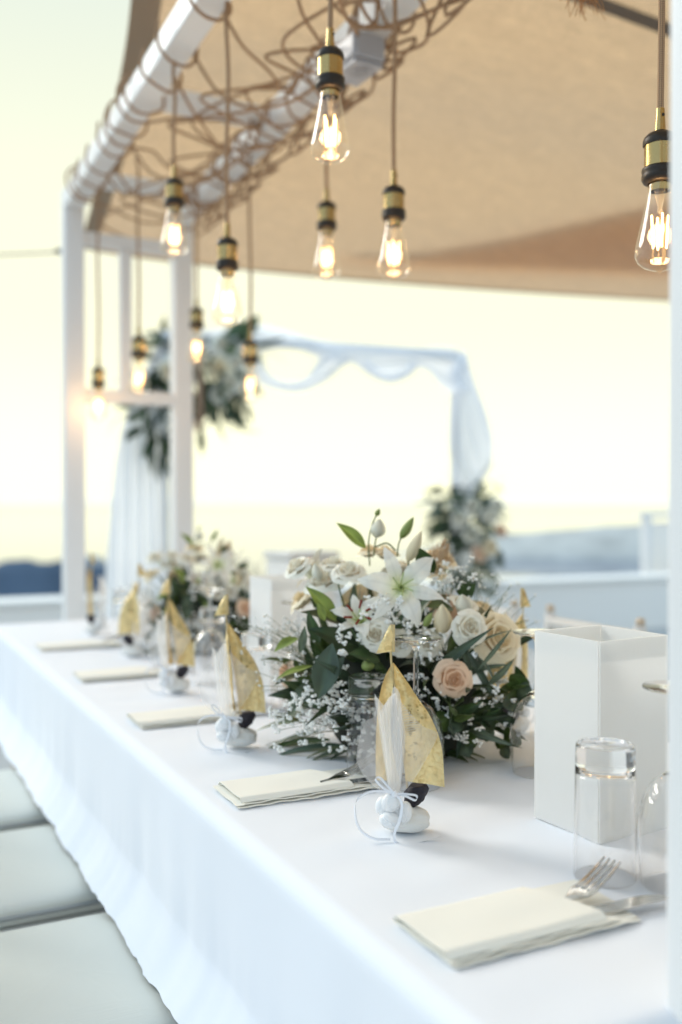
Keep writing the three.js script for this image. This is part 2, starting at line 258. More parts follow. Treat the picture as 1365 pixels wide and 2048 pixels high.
// ---------------------------------------------------------------- pendant lamps
const K = 1.08, SC = (pts) => lathe(pts.map(([r, y]) => [r * K, y * K]), 40);
const bulbGeo = SC([[0.0150, 0.004], [0.0153, -0.004], [0.0175, -0.02], [0.0225, -0.045], [0.0278, -0.068], [0.0308, -0.081], [0.032, -0.089], [0.0314, -0.096], [0.0285, -0.103], [0.021, -0.1095], [0.011, -0.1135], [0.004, -0.1155], [0.0015, -0.118], [0, -0.1185]]);
const capGeo = SC([[0, 0.0135], [0.0075, 0.0135], [0.009, 0.0115], [0.016, 0.0095], [0.0205, 0.005], [0.0222, 0.0005], [0.0222, -0.004], [0.0213, -0.0055]]);
const sleeveGeo = SC([[0.0203, -0.0055], [0.0203, -0.033], [0.021, -0.034]]);
const ringGeo = SC([[0.0205, -0.034], [0.0232, -0.0355], [0.0236, -0.0395], [0.0222, -0.0425], [0.0236, -0.0445], [0.0238, -0.049], [0.0215, -0.0535], [0.0165, -0.056], [0.0155, -0.052]]);
const gripGeo = SC([[0.0044, 0.043], [0.0055, 0.0425], [0.0062, 0.028], [0.007, 0.0135]]);
const filGeo = new THREE.CapsuleGeometry(0.0013 * K, 0.042 * K, 4, 10);
const lampBase = new THREE.Group();
{
  mesh('socket_cap', capGeo, M.bronze, lampBase); mesh('socket_sleeve', sleeveGeo, M.brass, lampBase); mesh('socket_ring', ringGeo, M.bronze, lampBase); mesh('cord_grip', gripGeo, M.brass, lampBase);
  mesh('grip_screw', new THREE.SphereGeometry(0.0024, 10, 8).translate(-0.001, 0.033 * K, 0.0062), M.bronze, lampBase);
  const b = mesh('bulb', bulbGeo, M.bulb, lampBase); b.position.y = -0.054 * K;
  mesh('screw_base', SC([[0.0142, 0.002], [0.0142, -0.008], [0.013, -0.011]]), M.brass, b);
  mesh('glass_stem', SC([[0.008, -0.008], [0.0055, -0.02], [0.0028, -0.032], [0.0034, -0.037], [0.001, -0.04]]), M.stemGlass, b);
  for (let k = 0; k < 4; k++) { const a = 0.5 + k * Math.PI / 2, f = mesh('filament', filGeo, M.glow, b); f.position.set(0.0098 * K * Math.cos(a), -0.064 * K, 0.0098 * K * Math.sin(a)); f.rotation.set(0.05 * Math.sin(a), 0, -0.05 * Math.cos(a)); }
}
const lamps = [
  ['lit filament bulb on a jute cord, half hidden behind the near post', [1.032,1.6734,-1.0301]],
  ['lit filament bulb on a jute cord, largest fully visible bulb above the flowers', [0.7461,1.9264,-1.5048]],
  ['lit filament bulb on a jute cord, hanging alone right of the largest bulb', [1.0332,1.8125,-1.7834]],
  ['lit filament bulb hanging just above the big green leaf of the arch', [0.7593,1.7331,-2.0453]],
  ['lit filament bulb under the cord wrapped left beam, above the far posts', [0.7435,1.96,-2.3821]],
  ['lit filament bulb hanging directly below the largest bulb', [1.0934,1.9082,-2.2255]],
  ['lit filament bulb in front of the flowers at the arch top, beside the far post', [1.0959,1.8214,-3.2556]],
  ['lit filament bulb just above the right half of the far frame rail', [0.8752,1.6977,-3.198]],
  ['lit filament bulb in front of the white fabric swag of the arch', [1.1569,1.6604,-2.9081]],
  ['smallest lit filament bulb, hanging lowest across the far frame rail', [0.8385,1.6423,-3.62]],
];
lamps.forEach(([label, p], i) => {
  const t = i ? lampBase.clone() : lampBase; t.name = numbered('pendant_lamp'); scene.add(t); t.position.set(...p); t.rotation.y = i * 0.7; t.userData = { label, category: 'pendant lamp', group: 'pendant lamps hanging from the white frame' };
  const top = BY - 0.04 - p[1], g = sweep([[0, 0.042 * K, 0], [0.002, top * 0.35, 0], [-0.002, top * 0.7, 0.002], [0, top, 0], [X1(p[2]) + 0.02 > p[0] - 0.25 && p[0] < 0.92 ? -0.02 : 0.02, top + 0.045, 0]], 0.0047, 60, 10), uv = g.attributes.uv;
  for (let k = 0; k < uv.count; k++) uv.setXY(k, uv.getX(k) * top * 55, uv.getY(k));
  t.remove(...t.children.filter((c) => c.name === 'cord')); mesh('cord', g, M.jute, t);
  const l = new THREE.PointLight(lin(1, 0.62, 0.3), 0.045); l.name = 'bulb_light'; l.position.set(p[0], p[1] - 0.12 * K, p[2]); l.shadow.radius = 1; scene.add(l);
});

// ---------------------------------------------------------------- table and cloth
const TX0 = 0.432, TX1 = 1.278, TZ0 = -3.44, TZ1 = -0.57;
{
  const t = thing('banquet_table', 'long wooden banquet table hidden under the white cloth', 'table', [(TX0 + TX1) / 2, 0, (TZ0 + TZ1) / 2]);
  const w = TX1 - TX0 - 0.04, l = TZ1 - TZ0 - 0.04, m = std([0.4, 0.3, 0.2], 0.6);
  mesh('tabletop', box(w, 0.03, l, 0, 0.728, 0), m, t);
  for (const sx of [-1, 1]) for (const sz of [-1, 1]) mesh('leg', box(0.05, 0.712, 0.05, sx * (w / 2 - 0.06), 0.356, sz * (l / 2 - 0.1)), m, t);
}
{
  const RR = 0.022, ax = TX0 + RR, bx = TX1 - RR, az = TZ0 + RR, bz = TZ1 - RR, nx = 60, nz = 220, R = rng(3);
  const topY = (x, z) => {
    const e = Math.min(1, Math.min(x - ax, bx - x, z - az, bz - z) / 0.06);
    const w = 0.0015 * n3(x * 9, 0, z * 7, 1) + 0.001 * n3(x * 31 + z * 4, 1, z * 22, 5) + 0.0012 * Math.sin(z * 55 + 2.2 * Math.sin(x * 8) + x * 6) * (0.4 + 0.6 * vnoise(x * 6, z * 6, 999, 999, 8));
    const crease = 0.0011 * (Math.exp(-(((x - 0.855) / 0.004) ** 2)) + [-1.16, -1.86, -2.56].reduce((s, q) => s + Math.exp(-(((z - q - 0.004 * Math.sin(x * 9)) / 0.004) ** 2)), 0));
    return 0.75 + (w + crease) * Math.max(0, e);
  };
  const top = grid(nx, nz, (u, v) => { const x = lerp(ax, bx, u), z = lerp(bz, az, v); return [x, topY(x, z), z]; });
  const ring = [];                                  // inner rectangle with outward normals, corners swept
  const side = (n, f, nrm) => { for (let k = 0; k <= n; k++) ring.push([f(k / n), nrm]); };
  const arc = (x, z, a0) => { for (let k = 1; k < 12; k++) { const a = a0 + k / 12 * Math.PI / 2; ring.push([[x, z], [Math.cos(a), Math.sin(a)]]); } };
  side(nz, (q) => [ax, lerp(bz, az, q)], [-1, 0]); arc(ax, az, Math.PI); side(nx, (q) => [lerp(ax, bx, q), az], [0, -1]); arc(bx, az, Math.PI * 1.5);
  side(nz, (q) => [bx, lerp(az, bz, q)], [1, 0]); arc(bx, bz, 0); side(nx, (q) => [lerp(bx, ax, q), bz], [0, 1]); arc(ax, bz, Math.PI / 2); ring.push(ring[0]);
  let len = 0; const along = ring.map(([q, n], i) => { if (i) { const [a, m] = ring[i - 1]; len += Math.hypot(q[0] - a[0], q[1] - a[1]) + Math.hypot(n[0] - m[0], n[1] - m[1]) * 0.1; } return len; });
  const prof = [[0, 0], [0.006, -0.0008], [0.012, -0.003], [0.017, -0.0075], [0.0205, -0.013], [0.022, -0.02], [0.0222, -0.03]]; for (let k = 1; k <= 14; k++) prof.push([0.0222 + 0.002 * k / 14, -0.03 - 0.165 * k / 14]);
  for (let k = 1; k <= 12; k++) { const q = k / 12; prof.push([0.0242 + 0.045 * Math.pow(q, 1.4), -0.195 - 0.085 * q + 0.012 * Math.pow(q, 3)]); }
  const NV = prof.length - 1, NU = ring.length - 1;
  const skirt = grid(NU, NV, (u, v) => {
    const i = Math.round(u * NU), j = Math.round(v * NV), [q, n] = ring[i], s = i === NU ? 0 : along[i], [o, y] = prof[j], d = Math.max(0, -y - 0.02) / 0.26, corner = Math.abs(n[0] * n[1]) * 2;
    const wob = (1 - 0.6 * d * d) * d * (0.006 * Math.sin(s * 19 + 1.3 * Math.sin(s * 5)) + 0.004 * Math.sin(s * 41 + 2 * Math.sin(s * 7.3) + d * 2) + 0.02 * corner) * 0.8 + d * d * 0.0012 * Math.sin(s * 97 + 3 * Math.sin(s * 11)) + d ** 4 * 0.0011 * Math.sin(s * 230 + 4 * Math.sin(s * 23)) * (0.5 + 0.5 * Math.sin(s * 17));
    const y0 = j === 0 ? topY(q[0], q[1]) : 0.75, dip = d ** 6 * 0.001 * Math.sin(s * 62 + 2 * Math.sin(s * 9)) + d ** 6 * 0.0006 * Math.sin(s * 190);
    return [q[0] + n[0] * (o + wob), y0 + y + dip, q[1] + n[1] * (o + wob)];
  });
  let g = mergeGeometries([top, skirt]); const uvw = g.attributes.uv, p = g.attributes.position;
  for (let i = 0; i < uvw.count; i++) uvw.setXY(i, (p.getX(i) + 0.7 * p.getY(i)) / 0.1, (p.getZ(i) + 0.7 * p.getY(i)) / 0.1);
  g.deleteAttribute('normal'); const plain = g.clone(); plain.deleteAttribute('uv'); const welded = mergeVertices(plain, 1e-5); welded.computeVertexNormals();
  g.computeVertexNormals(); const key = (b, i) => [b.getX(i), b.getY(i), b.getZ(i)].map((x) => Math.round(x * 1e5)).join(), map = new Map(), wp = welded.attributes.position; for (let i = 0; i < wp.count; i++) map.set(key(wp, i), i);
  for (let i = 0; i < p.count; i++) { const k = map.get(key(p, i)); if (k !== undefined) g.attributes.normal.setXYZ(i, welded.attributes.normal.getX(k), welded.attributes.normal.getY(k), welded.attributes.normal.getZ(k)); }
  solo('tablecloth', 'white tablecloth hanging over the long banquet table', 'tablecloth', g, M.cloth);
}
const TOP = 0.7518;

// ---------------------------------------------------------------- chairs
const chair0 = thing('chair', 'nearest white padded chair tucked under the cloth at the left', 'chair', [0.28, 0, -1.455], 0, 'white chairs along the table');
{
  const t = chair0, S = (u, v, o) => { const a = u * Math.PI * 2, ca = Math.cos(a), sa = Math.sin(a), e = 0.34, x = 0.225 * Math.sign(ca) * Math.pow(Math.abs(ca), e), z = 0.208 * Math.sign(sa) * Math.pow(Math.abs(sa), e), ph = (v - 0.5) * Math.PI, c = Math.pow(Math.max(0, Math.cos(ph)), 0.28), h = Math.sin(ph); return [x * c, 0.446 + 0.026 * Math.sign(h) * Math.pow(Math.abs(h), 0.6) + (v > 0.5 ? 0.006 * (1 - c) : 0), z * c]; };
  mesh('seat_cushion', grid(96, 28, (u, v) => S(u, v), true), M.leather, t);
  const loop = (y, k) => sweep(Array.from({ length: 48 }, (_, i) => { const a = i / 48 * Math.PI * 2, ca = Math.cos(a), sa = Math.sin(a); return [0.226 * k * Math.sign(ca) * Math.pow(Math.abs(ca), 0.34), y, 0.209 * k * Math.sign(sa) * Math.pow(Math.abs(sa), 0.34)]; }), 0.0045, 160, 6, true);
  mesh('piping', loop(0.446, 1), M.piping, t);
  mesh('seat_frame', box(0.42, 0.03, 0.385, 0, 0.405, 0, 0.01), M.paint, t);
  for (const [x, z] of [[0.19, 0.17], [0.19, -0.17]]) mesh('leg', lathe([[0.013, 0], [0.018, 0.39]], 16).translate(x, 0, z), M.paint, t);
  for (const z of [0.17, -0.17]) { mesh('back_post', sweep([[-0.21, 0, z], [-0.195, 0.4, z], [-0.225, 0.86, z]], 0.016, 20, 10), M.paint, t); mesh('finial', lathe([[0.004, 0], [0.007, 0.004], [0.011, 0.009], [0.0125, 0.015], [0.0095, 0.022], [0, 0.025]], 16).translate(-0.225, 0.855, z), M.knob, t); }
  for (const y of [0.56, 0.835]) mesh('back_rail', bar([-0.2 - (y - 0.4) * 0.05, y, -0.17], [-0.2 - (y - 0.4) * 0.05, y, 0.17], 0.03, 0.02), M.paint, t);
  for (let k = 0; k < 7; k++) mesh('back_slat', bar([-0.21, 0.57, -0.13 + k * 0.0433], [-0.222, 0.825, -0.13 + k * 0.0433], 0.012, 0.012, 0.003), M.paint, t);
}
copyOf(chair0, 'chair', [0.28, 0, -1.955], 0, 'second white padded chair at the left, between the nearest and the farthest');
copyOf(chair0, 'chair', [0.28, 0, -2.45], 0, 'farthest visible white padded chair at the left edge');
[[-0.95, 'white slat back chair across the table, behind the near paper box'], [-1.45, 'white slat back chair across the table, wooden knob above the paper box'], [-1.95, 'white slat back chair across the table, beside the paper box rim'], [-2.45, 'white slat back chair across the table, behind the baby breath sprigs'], [-2.95, 'white slat back chair across the table, hidden behind the flowers']].forEach(([z, label]) => copyOf(chair0, 'chair', [1.5, 0, z], Math.PI, label));

// ---------------------------------------------------------------- napkins, cutlery, glasses
const napkin0 = new THREE.Group();
{
  const wave = (u, v, k) => 0.0009 * k * Math.sin(u * 17 + k + 2 * Math.sin(u * 5)) * smooth(0.35, 1, v) * smooth(0.05, 0.6, u) + 0.0005 * Math.sin(u * 41 + 2 * k) * smooth(0.7, 1, v);
  const layer = (len, wid, y, k, slant, sh) => slab(48, 20, (u, v) => { const L = len - slant * v; return [-0.115 + sh + u * L, y + wave(u, v, k) + 0.004 * smooth(0.3, 0, u) * 0 + 0.0012 * n3(u * 5, v * 4, k), -0.05 + v * wid + 0.0014 * Math.sin(u * 15 + k) * v * u]; }, 0.0008);
  mesh('under_layer', layer(0.232, 0.104, 0.0022, 1.3, 0.012, 0.001), M.napkin, napkin0);
  mesh('middle_layer', layer(0.226, 0.1, 0.0046, 2.1, 0.006, 0), M.napkin, napkin0);
  mesh('pocket', slab(48, 24, (u, v) => { const q = v < 0.06 ? v / 0.06 : v > 0.94 ? (1 - v) / 0.06 : 1, L = lerp(0.15, 0.185, v); return [-0.116 + u * L, 0.0064 + 0.0052 * Math.sqrt(Math.max(0, q)) + 0.0035 * smooth(0.5, 1, u) * Math.sin(Math.PI * v) + 0.0012 * n3(u * 4, v * 3, 2), -0.0495 + v * 0.096]; }, 0.0012), M.napkin, napkin0);
}
const fork0 = new THREE.Group();
{
  const head = (z) => { const q = Math.max(0, z); return 0.004 - 0.006 * Math.sin(Math.PI * Math.min(1, q / 0.085)) + 0.014 * q / 0.085; };
  const strip = (z0, z1, xa, xb, wa, wb, t = 0.0018) => slab(3, 18, (u, v) => { const x = lerp(z0, z1, v), w = lerp(wa, wb, v); return [x, head(x) + 0.0008, lerp(xa, xb, v) + (u - 0.5) * w]; }, t);
  mesh('handle', slab(4, 24, (u, v) => { const x = -0.13 + v * 0.132, w = lerp(0.014, 0.0065, smooth(0, 0.9, v)); return [x, 0.0045 + 0.002 * Math.sin(v * 3), (u - 0.5) * w]; }, 0.0024), M.steel, fork0);
  mesh('head', slab(8, 20, (u, v) => { const x = v * 0.034, w = lerp(0.0065, 0.0245, smooth(0, 0.8, v)); return [x, head(x) + 0.0008 - 0.0016 * (1 - (2 * u - 1) ** 2) * v, (u - 0.5) * w]; }, 0.0018), M.steel, fork0);
  for (let k = 0; k < 4; k++) { const z = (k - 1.5) * 0.0068; mesh('tine', strip(0.0335, 0.083, z, z * 0.96, 0.0042, 0.0016), M.steel, fork0); }
}
const knife0 = new THREE.Group();
mesh('blade', slab(4, 24, (u, v) => { const w = lerp(0.018, 0.02, v) * Math.sqrt(Math.max(0.02, 1 - Math.pow(v, 7))); return [v * 0.1, 0.0016, (u - 1) * w + 0.008]; }, 0.0014), M.steel, knife0);
mesh('handle', slab(6, 18, (u, v) => [-0.1 + v * 0.1, 0.0016 * Math.sqrt(Math.max(0.05, 1 - (2 * u - 1) ** 2)), (u - 0.5) * lerp(0.018, 0.012, v)], 0.003), M.steel, knife0);
const tumbler0 = new THREE.Group();
mesh('glass', lathe([[0, 0.1445], [0.012, 0.1448], [0.024, 0.1462], [0.0292, 0.1474], [0.0312, 0.1462], [0.0318, 0.143], [0.0324, 0.115], [0.0334, 0.05], [0.0337, 0.0008], [0.0334, 0.0001], [0.0331, 0.0008], [0.0327, 0.05], [0.0315, 0.108], [0.0305, 0.114], [0.0275, 0.1185], [0.019, 0.1205], [0, 0.121]].reverse(), 72), M.glass, tumbler0);
const wine0 = new THREE.Group();
mesh('foot', lathe([[0.0042, 0.196], [0.0058, 0.2025], [0.012, 0.2085], [0.0355, 0.2118], [0.037, 0.2132], [0.0362, 0.2148], [0.02, 0.2152], [0, 0.2156]], 64), M.glass, wine0);
mesh('stem', lathe([[0.0042, 0.1958], [0.0038, 0.17], [0.004, 0.14], [0.0058, 0.1262]].reverse(), 32), M.glass, wine0);
mesh('bowl', lathe([[0.006, 0.126], [0.012, 0.1215], [0.0245, 0.112], [0.036, 0.093], [0.0408, 0.07], [0.0418, 0.05], [0.04, 0.024], [0.0372, 0.0008], [0.0366, 0.0001], [0.0361, 0.0008], [0.0389, 0.024], [0.0407, 0.05], [0.0397, 0.0695], [0.035, 0.0918], [0.0238, 0.1105], [0.0115, 0.1195], [0, 0.1215]].reverse(), 72), M.glass, wine0);
function put(proto, name, label, category, pos, turn, group, tilt = 0) { const o = proto.clone(); o.name = numbered(name); scene.add(o); o.position.set(...pos); o.rotation.set(0, turn, tilt, 'YXZ'); o.userData = { label, category, group }; return o; }
const place = ['nearest', 'second', 'third', 'fourth', 'farthest'], by = ['at the front corner of the table', 'left of the large golden sail favour', 'left of the second golden sail favour', 'left of the third golden sail favour', 'at the far corner of the table'];
for (let k = 0; k < 5; k++) {
  const z = -0.77 - 0.503 * k, R = rng(50 + k), j = () => (R() - 0.5) * 0.012, tw = (R() - 0.5) * 0.05;
  put(napkin0, 'napkin', `cream folded pocket napkin ${by[k]}`, 'napkin', [(k === 1 ? 0.584 : 0.592) + j() * 0.3, TOP, z], tw, 'cream napkins along the table').children[2].scale.x = k === 1 ? 0.92 : 1;
  put(fork0, 'fork', `steel fork sticking out of the ${place[k]} napkin pocket`, 'fork', k === 1 ? [0.616, TOP + 0.009, z + 0.024] : [0.644, TOP + 0.0082, z + 0.004], (k === 1 ? 0.12 : 0.24) + tw, 'forks in the napkin pockets', k === 1 ? 0.15 : 0.1);
  put(knife0, 'knife', `steel knife beside the fork in the ${place[k]} napkin pocket`, 'knife', [0.65, TOP + 0.0064, z + 0.03], -0.03 + tw, 'knives in the napkin pockets', 0);
}
const glassSpots = [[1210, 1755, 1352, 1771], [735, 1560, 830, 1571], [513, 1405, 590, 1410], [320, 1345, 422, 1366], [236, 1280, 290, 1296]];
const tumblerSpots = [[0.7445,0.75,-0.821], [0.71,0.75,-1.3002], [0.7401,0.75,-1.8273], [0.8098,0.75,-2.2917], [0.7459,0.75,-2.9014]], wineSpots = [[0.7972,0.75,-0.7675], [0.7398,0.75,-1.212], [0.8018,0.75,-1.7537], [0.7392,0.75,-2.1055], [0.7789,0.75,-2.7373]];
const tl = ['upturned tumbler in front of the near white paper box', 'upturned tumbler behind the tulle of the large golden sail favour', 'upturned tumbler in front of the second white paper box', 'upturned tumbler beside the upturned wine glass before the far flowers', 'upturned tumbler at the far end of the table'];
const wl = ['upturned wine glass at the near post, beside a tumbler', 'upturned wine glass before the flowers, foot beside the gold pennant', 'upturned wine glass half hidden by the left side of the flowers', 'upturned wine glass standing before the far flower arrangement', 'farthest upturned wine glass on the table'];
tumblerSpots.forEach((p, k) => put(tumbler0, 'tumbler', tl[k], 'tumbler', [p[0], TOP - 0.0008, p[2]], k, 'upturned tumblers on the table'));
wineSpots.forEach((p, k) => put(wine0, 'wine_glass', wl[k], 'wine glass', [p[0], TOP - 0.0008, p[2]], k, 'upturned wine glasses on the table'));
{ const p = [0.9388,0.75,-1.1836]; put(wine0, 'wine_glass', 'upturned wine glass half hidden behind the near white paper box', 'wine glass', [p[0], TOP - 0.0008, p[2]], 2, 'upturned wine glasses on the table'); }

// ---------------------------------------------------------------- white paper boxes
const box0 = new THREE.Group();
{
  const w = 0.058, h = 0.244, t = 0.0016;
  for (const [name, x, z, a, b] of [['front_panel', 0, w, 2 * w, t], ['back_panel', 0, -w, 2 * w, t], ['side_panel', -w, 0, t, 2 * w - 0.004], ['side_panel', w, 0, t, 2 * w - 0.004]]) mesh(name, new THREE.BoxGeometry(a, h, b).translate(x, h / 2, z), M.card, box0);
  mesh('bottom', new THREE.BoxGeometry(2 * w - 0.004, t, 2 * w - 0.004).translate(0, 0.002, 0), M.card, box0);
  for (const [x, z, a, b] of [[0, w - 0.0022, 2 * w - 0.008, t], [0, -w + 0.0022, 2 * w - 0.008, t], [-w + 0.0022, 0, t, 2 * w - 0.012], [w - 0.0022, 0, t, 2 * w - 0.012]]) mesh('rim_fold', new THREE.BoxGeometry(a, 0.024, b).translate(x, h - 0.0125, z), M.card, box0);
}
M.card.transmission = 0.6; M.card.thickness = 0;
const bp = [0.8065,0.7499,-0.9033];
put(box0, 'paper_box', 'tall open white paper box nearest the camera, by the post', 'paper box', [bp[0] + 0.001, TOP, bp[2] - 0.058 + 0.002 - 0.0], 0.05, 'tall white paper boxes along the table').translateX(0.056);
put(box0, 'paper_box', 'tall white paper box between the two flower arrangements', 'paper box', [0.868, TOP, -1.98], 0.03, 'tall white paper boxes along the table');
{ const p = [2.1681,0.894,-4.7281], t = thing('plinth', 'pale white plinth standing on the terrace beyond the table', 'plinth', [p[0], 0, p[2]], 0.1), h = p[1];
  mesh('column', box(0.27, h - 0.07, 0.27, 0, (h - 0.07) / 2 + 0.03, 0, 0.004), M.plaster, t); mesh('cap', box(0.3, 0.035, 0.3, 0, h - 0.0175, 0, 0.004), M.plaster, t); mesh('foot', box(0.31, 0.03, 0.31, 0, 0.015, 0, 0.004), M.plaster, t); }

// ---------------------------------------------------------------- golden sail favours
const boat0 = new THREE.Group();
{
  const t = boat0;
  const peb = mesh('pebble', lump(0.032, 0.0165, 0.024, 0.07, 1.6, 2.2, 28).translate(0.004, 0.0155, 0), std([0.76, 0.76, 0.73], 0.8, { bumpMap: tex(256, 256, (u, v) => fbm(u, v, 24, 4, 33), false) }), t);
  { const g = lump(0.0135, 0.017, 0.013, 0.14, 2.4, 5.5, 24), p = g.attributes.position; for (let i = 0; i < p.count; i++) { const y = p.getY(i), k = 1 + y * 16; p.setXYZ(i, p.getX(i) * k + y * 0.35, Math.min(y, 0.0135 + 0.1 * p.getX(i)), p.getZ(i) * k); } g.computeVertexNormals(); mesh('hull_stone', g.translate(0.0165, 0.0445, -0.002), M.lava, t); }
  mesh('mast', sweep([[0.0075, 0.045, -0.004], [-0.004, 0.15, -0.004], [-0.0136,0.2119,-0.0066], [-0.0129,0.2558,-0.0071]], 0.0013, 24, 8), M.goldPlain, t);
  // sails: thin gilded sheets between a luff and a leech, with belly
  const sheet = (a, b, belly, uvs) => { const A = new THREE.CatmullRomCurve3(a.map((p) => V(p))), Bc = new THREE.CatmullRomCurve3(b.map((p) => V(p))); const g = slabN(26, 40, (u, v) => { const p = A.getPoint(v).lerp(Bc.getPoint(v), u); p.z += belly * Math.sin(Math.PI * u) * Math.sin(Math.PI * Math.min(1, v * 0.9 + 0.05)) + 0.0012 * n3(p.x * 160, p.y * 120, 1, belly * 99) + 0.0007 * n3(p.x * 420, p.y * 380, 2, 3); return p; }, 0.0006); const uv = g.attributes.uv, q = g.attributes.position; for (let i = 0; i < uv.count; i++) uv.setXY(i, q.getX(i) / 0.2 + uvs, q.getY(i) / 0.2); return g; };
  mesh('main_sail', sheet([[-0.011,0.21,-0.0066], [-0.0092,0.187,-0.0053], [-0.0049,0.1634,-0.004], [-0.0006,0.1356,-0.0017], [0.0036,0.1017,0.0007], [0.0036,0.0633,0.0022]], [[-0.0101,0.2094,-0.0066], [0.0051,0.1886,-0.0033], [0.0206,0.1652,-0.001], [0.0354,0.1432,0.0012], [0.0482,0.109,0.0047], [0.0523,0.0573,0.0073]], -0.008, 0.1), M.gold, t);
  mesh('fore_sail', sheet([[-0.0117,0.21,-0.0066], [-0.0221,0.1933,0.0016], [-0.0285,0.1718,0.0069], [-0.0318,0.1481,0.0122], [-0.0337,0.1115,0.0146], [-0.0337,0.0683,0.0152]], [[-0.0108,0.2096,-0.0056], [-0.0111,0.187,-0.0053], [-0.0125,0.1636,-0.003], [-0.0144,0.1356,-0.0017], [-0.0119,0.1015,-0.0002], [-0.0033,0.0633,0.0022]], -0.005, 0.6), M.gold, t);
  mesh('pennant', sheet([[-0.0161,0.2566,-0.0062], [-0.0219,0.2451,-0.003], [-0.0283,0.233,0.0001], [-0.0327,0.2226,0.0013]], [[-0.0104,0.2571,-0.0072], [-0.0104,0.2458,-0.007], [-0.0104,0.2345,-0.0069], [-0.0104,0.2245,-0.0068]], 0.004, 0.3), M.gold, t);
  mesh('pennant_fold', sweep([[-0.0117,0.2577,-0.0072], [-0.0117,0.2238,-0.0068]], 0.0028, 8, 10), M.goldPlain, t);
  // tulle gathered at the tie
  const T = [-0.0111,0.0522,0.0194], fan = (tops, mat, zr, zb, seed) => { const C = new THREE.CatmullRomCurve3(tops.map((p) => V(p)), false, 'catmullrom', 0.3); const g = grid(60, 26, (u, v) => { const e = C.getPoint(u), k = Math.pow(v, 0.9), w = Math.pow(v, 1.5); return [lerp(T[0] + (u - 0.5) * 0.012, e.x, k), lerp(T[1], e.y, v), lerp(T[2], e.z, k) + zb * Math.sin(Math.PI * v) + zr * w * Math.sin(u * seed + 1.5 * Math.sin(u * 5))]; }); return g; };
  const tl1 = fan([[-0.0444,0.0706,0.0231], [-0.0574,0.0926,0.0249], [-0.0549,0.1209,0.0225], [-0.0456,0.1425,0.0202], [-0.0357,0.1494,0.0182], [-0.035,0.1749,0.0158], [-0.0289,0.1586,0.018]], M.tulle, 0.004, 0.006, 22);
  const tl2 = fan([[-0.0351,0.1753,0.0178], [-0.0241,0.1621,0.02], [-0.0155,0.1732,0.0199], [-0.0111,0.1851,0.0177], [-0.0043,0.1753,0.0178], [-0.0008,0.1499,0.0202], [0.0028,0.1258,0.0225]], M.tulleDense, 0.0025, 0.01, 38);
  const tl3 = fan([[-0.0293,0.1547,0.0281], [-0.0202,0.1699,0.0279], [-0.0097,0.1787,0.0258], [-0.0031,0.1577,0.0281], [-0.0013,0.1382,0.0283]], M.tulleDense, 0.0025, 0.014, 30);
  const tl4 = fan([[-0.0047,0.1691,0.0239], [0.0245,0.1345,0.0123], [0.044,0.1234,0.0025], [0.0347,0.1038,0.0087], [0.0178,0.0768,0.0191], [0.0114,0.0693,0.0231]], M.tulle, 0.002, 0.004, 14);
  const ty = mesh('tulle', tl1, M.tulle, t); mesh('tulle', tl2, M.tulleDense, t); mesh('tulle', tl3, M.tulleDense, t); mesh('tulle', tl4, M.tulle, t);
  mesh('tulle', fan([[-0.0232,0.054,0.0293], [-0.0277,0.0369,0.0335], [-0.0205,0.0206,0.0357], [-0.0053,0.0163,0.0358], [0.0041,0.0241,0.0317]], M.tulle, 0.001, 0.008, 9), M.tulle, t);
  for (const [p, rx, ry, rz, a] of [[[-0.0238,0.0362,0.0136], 0.0105, 0.0125, 0.009, 0.25], [[-0.0151,0.0442,0.0255], 0.0118, 0.0122, 0.0095, 0.5], [[-0.0164,0.0225,0.0267], 0.0135, 0.0098, 0.0095, 0.15], [[0.0022,0.0313,0.0236], 0.0085, 0.0135, 0.009, 0.12], [[-0.0059,0.0325,0.0156], 0.01, 0.012, 0.009, 0]]) { const o = mesh('sugared_almond', lump(rx, ry, rz, 0.03, 1.3, a * 9, 18), M.almond, t); o.position.set(...p); o.rotation.z = -a; }
  const rb = (pts, w = 0.0034, s = [0.3, 1, 0.5]) => mesh('ribbon', ribbon(pts, w, 40, s), M.ribbon, t);
  rb([[-0.011,0.0552,0.0293], [-0.0264,0.0595,0.0313], [-0.0447,0.0582,0.0333], [-0.0575,0.0479,0.0334], [-0.0593,0.0297,0.0336], [-0.0527,0.0133,0.0358], [-0.0369,0.0037,0.038], [-0.0168,0.0018,0.036]]);
  rb([[-0.0099,0.0555,0.0303], [-0.003,0.0473,0.0374], [-0.0057,0.0274,0.0417], [-0.0116,0.0116,0.0399], [-0.0103,-0.0006,0.038], [0.0129,-0.0031,0.036], [0.0445,0.0033,0.03]], 0.0034, [0.8, 0.4, 0.3]);
  rb([[-0.0111,0.0555,0.0303], [-0.0246,0.0637,0.0332], [-0.0344,0.0747,0.0331], [-0.0307,0.0771,0.0331], [-0.0198,0.0661,0.0332], [-0.0112,0.0561,0.0323]], 0.003);
  rb([[-0.0111,0.0555,0.0303], [0.0021,0.054,0.0333], [0.0144,0.0485,0.0314], [0.0157,0.0534,0.0313], [0.0039,0.0564,0.0333], [-0.0106,0.0567,0.0323]], 0.003);
  mesh('ribbon_knot', lump(0.0045, 0.004, 0.004, 0.1, 3, 1, 10).translate([-0.0111,0.0558,0.0313][0], [-0.0111,0.0558,0.0313][1], [-0.0111,0.0558,0.0313][2]), M.ribbon, t);
}
function slabN(nu, nv, fn, t) { return mergeGeometries([grid(nu, nv, (u, v) => fn(u, v).toArray()), grid(nu, nv, (u, v) => { const p = fn(1 - u, v); p.z -= t; return p.toArray(); })]); }
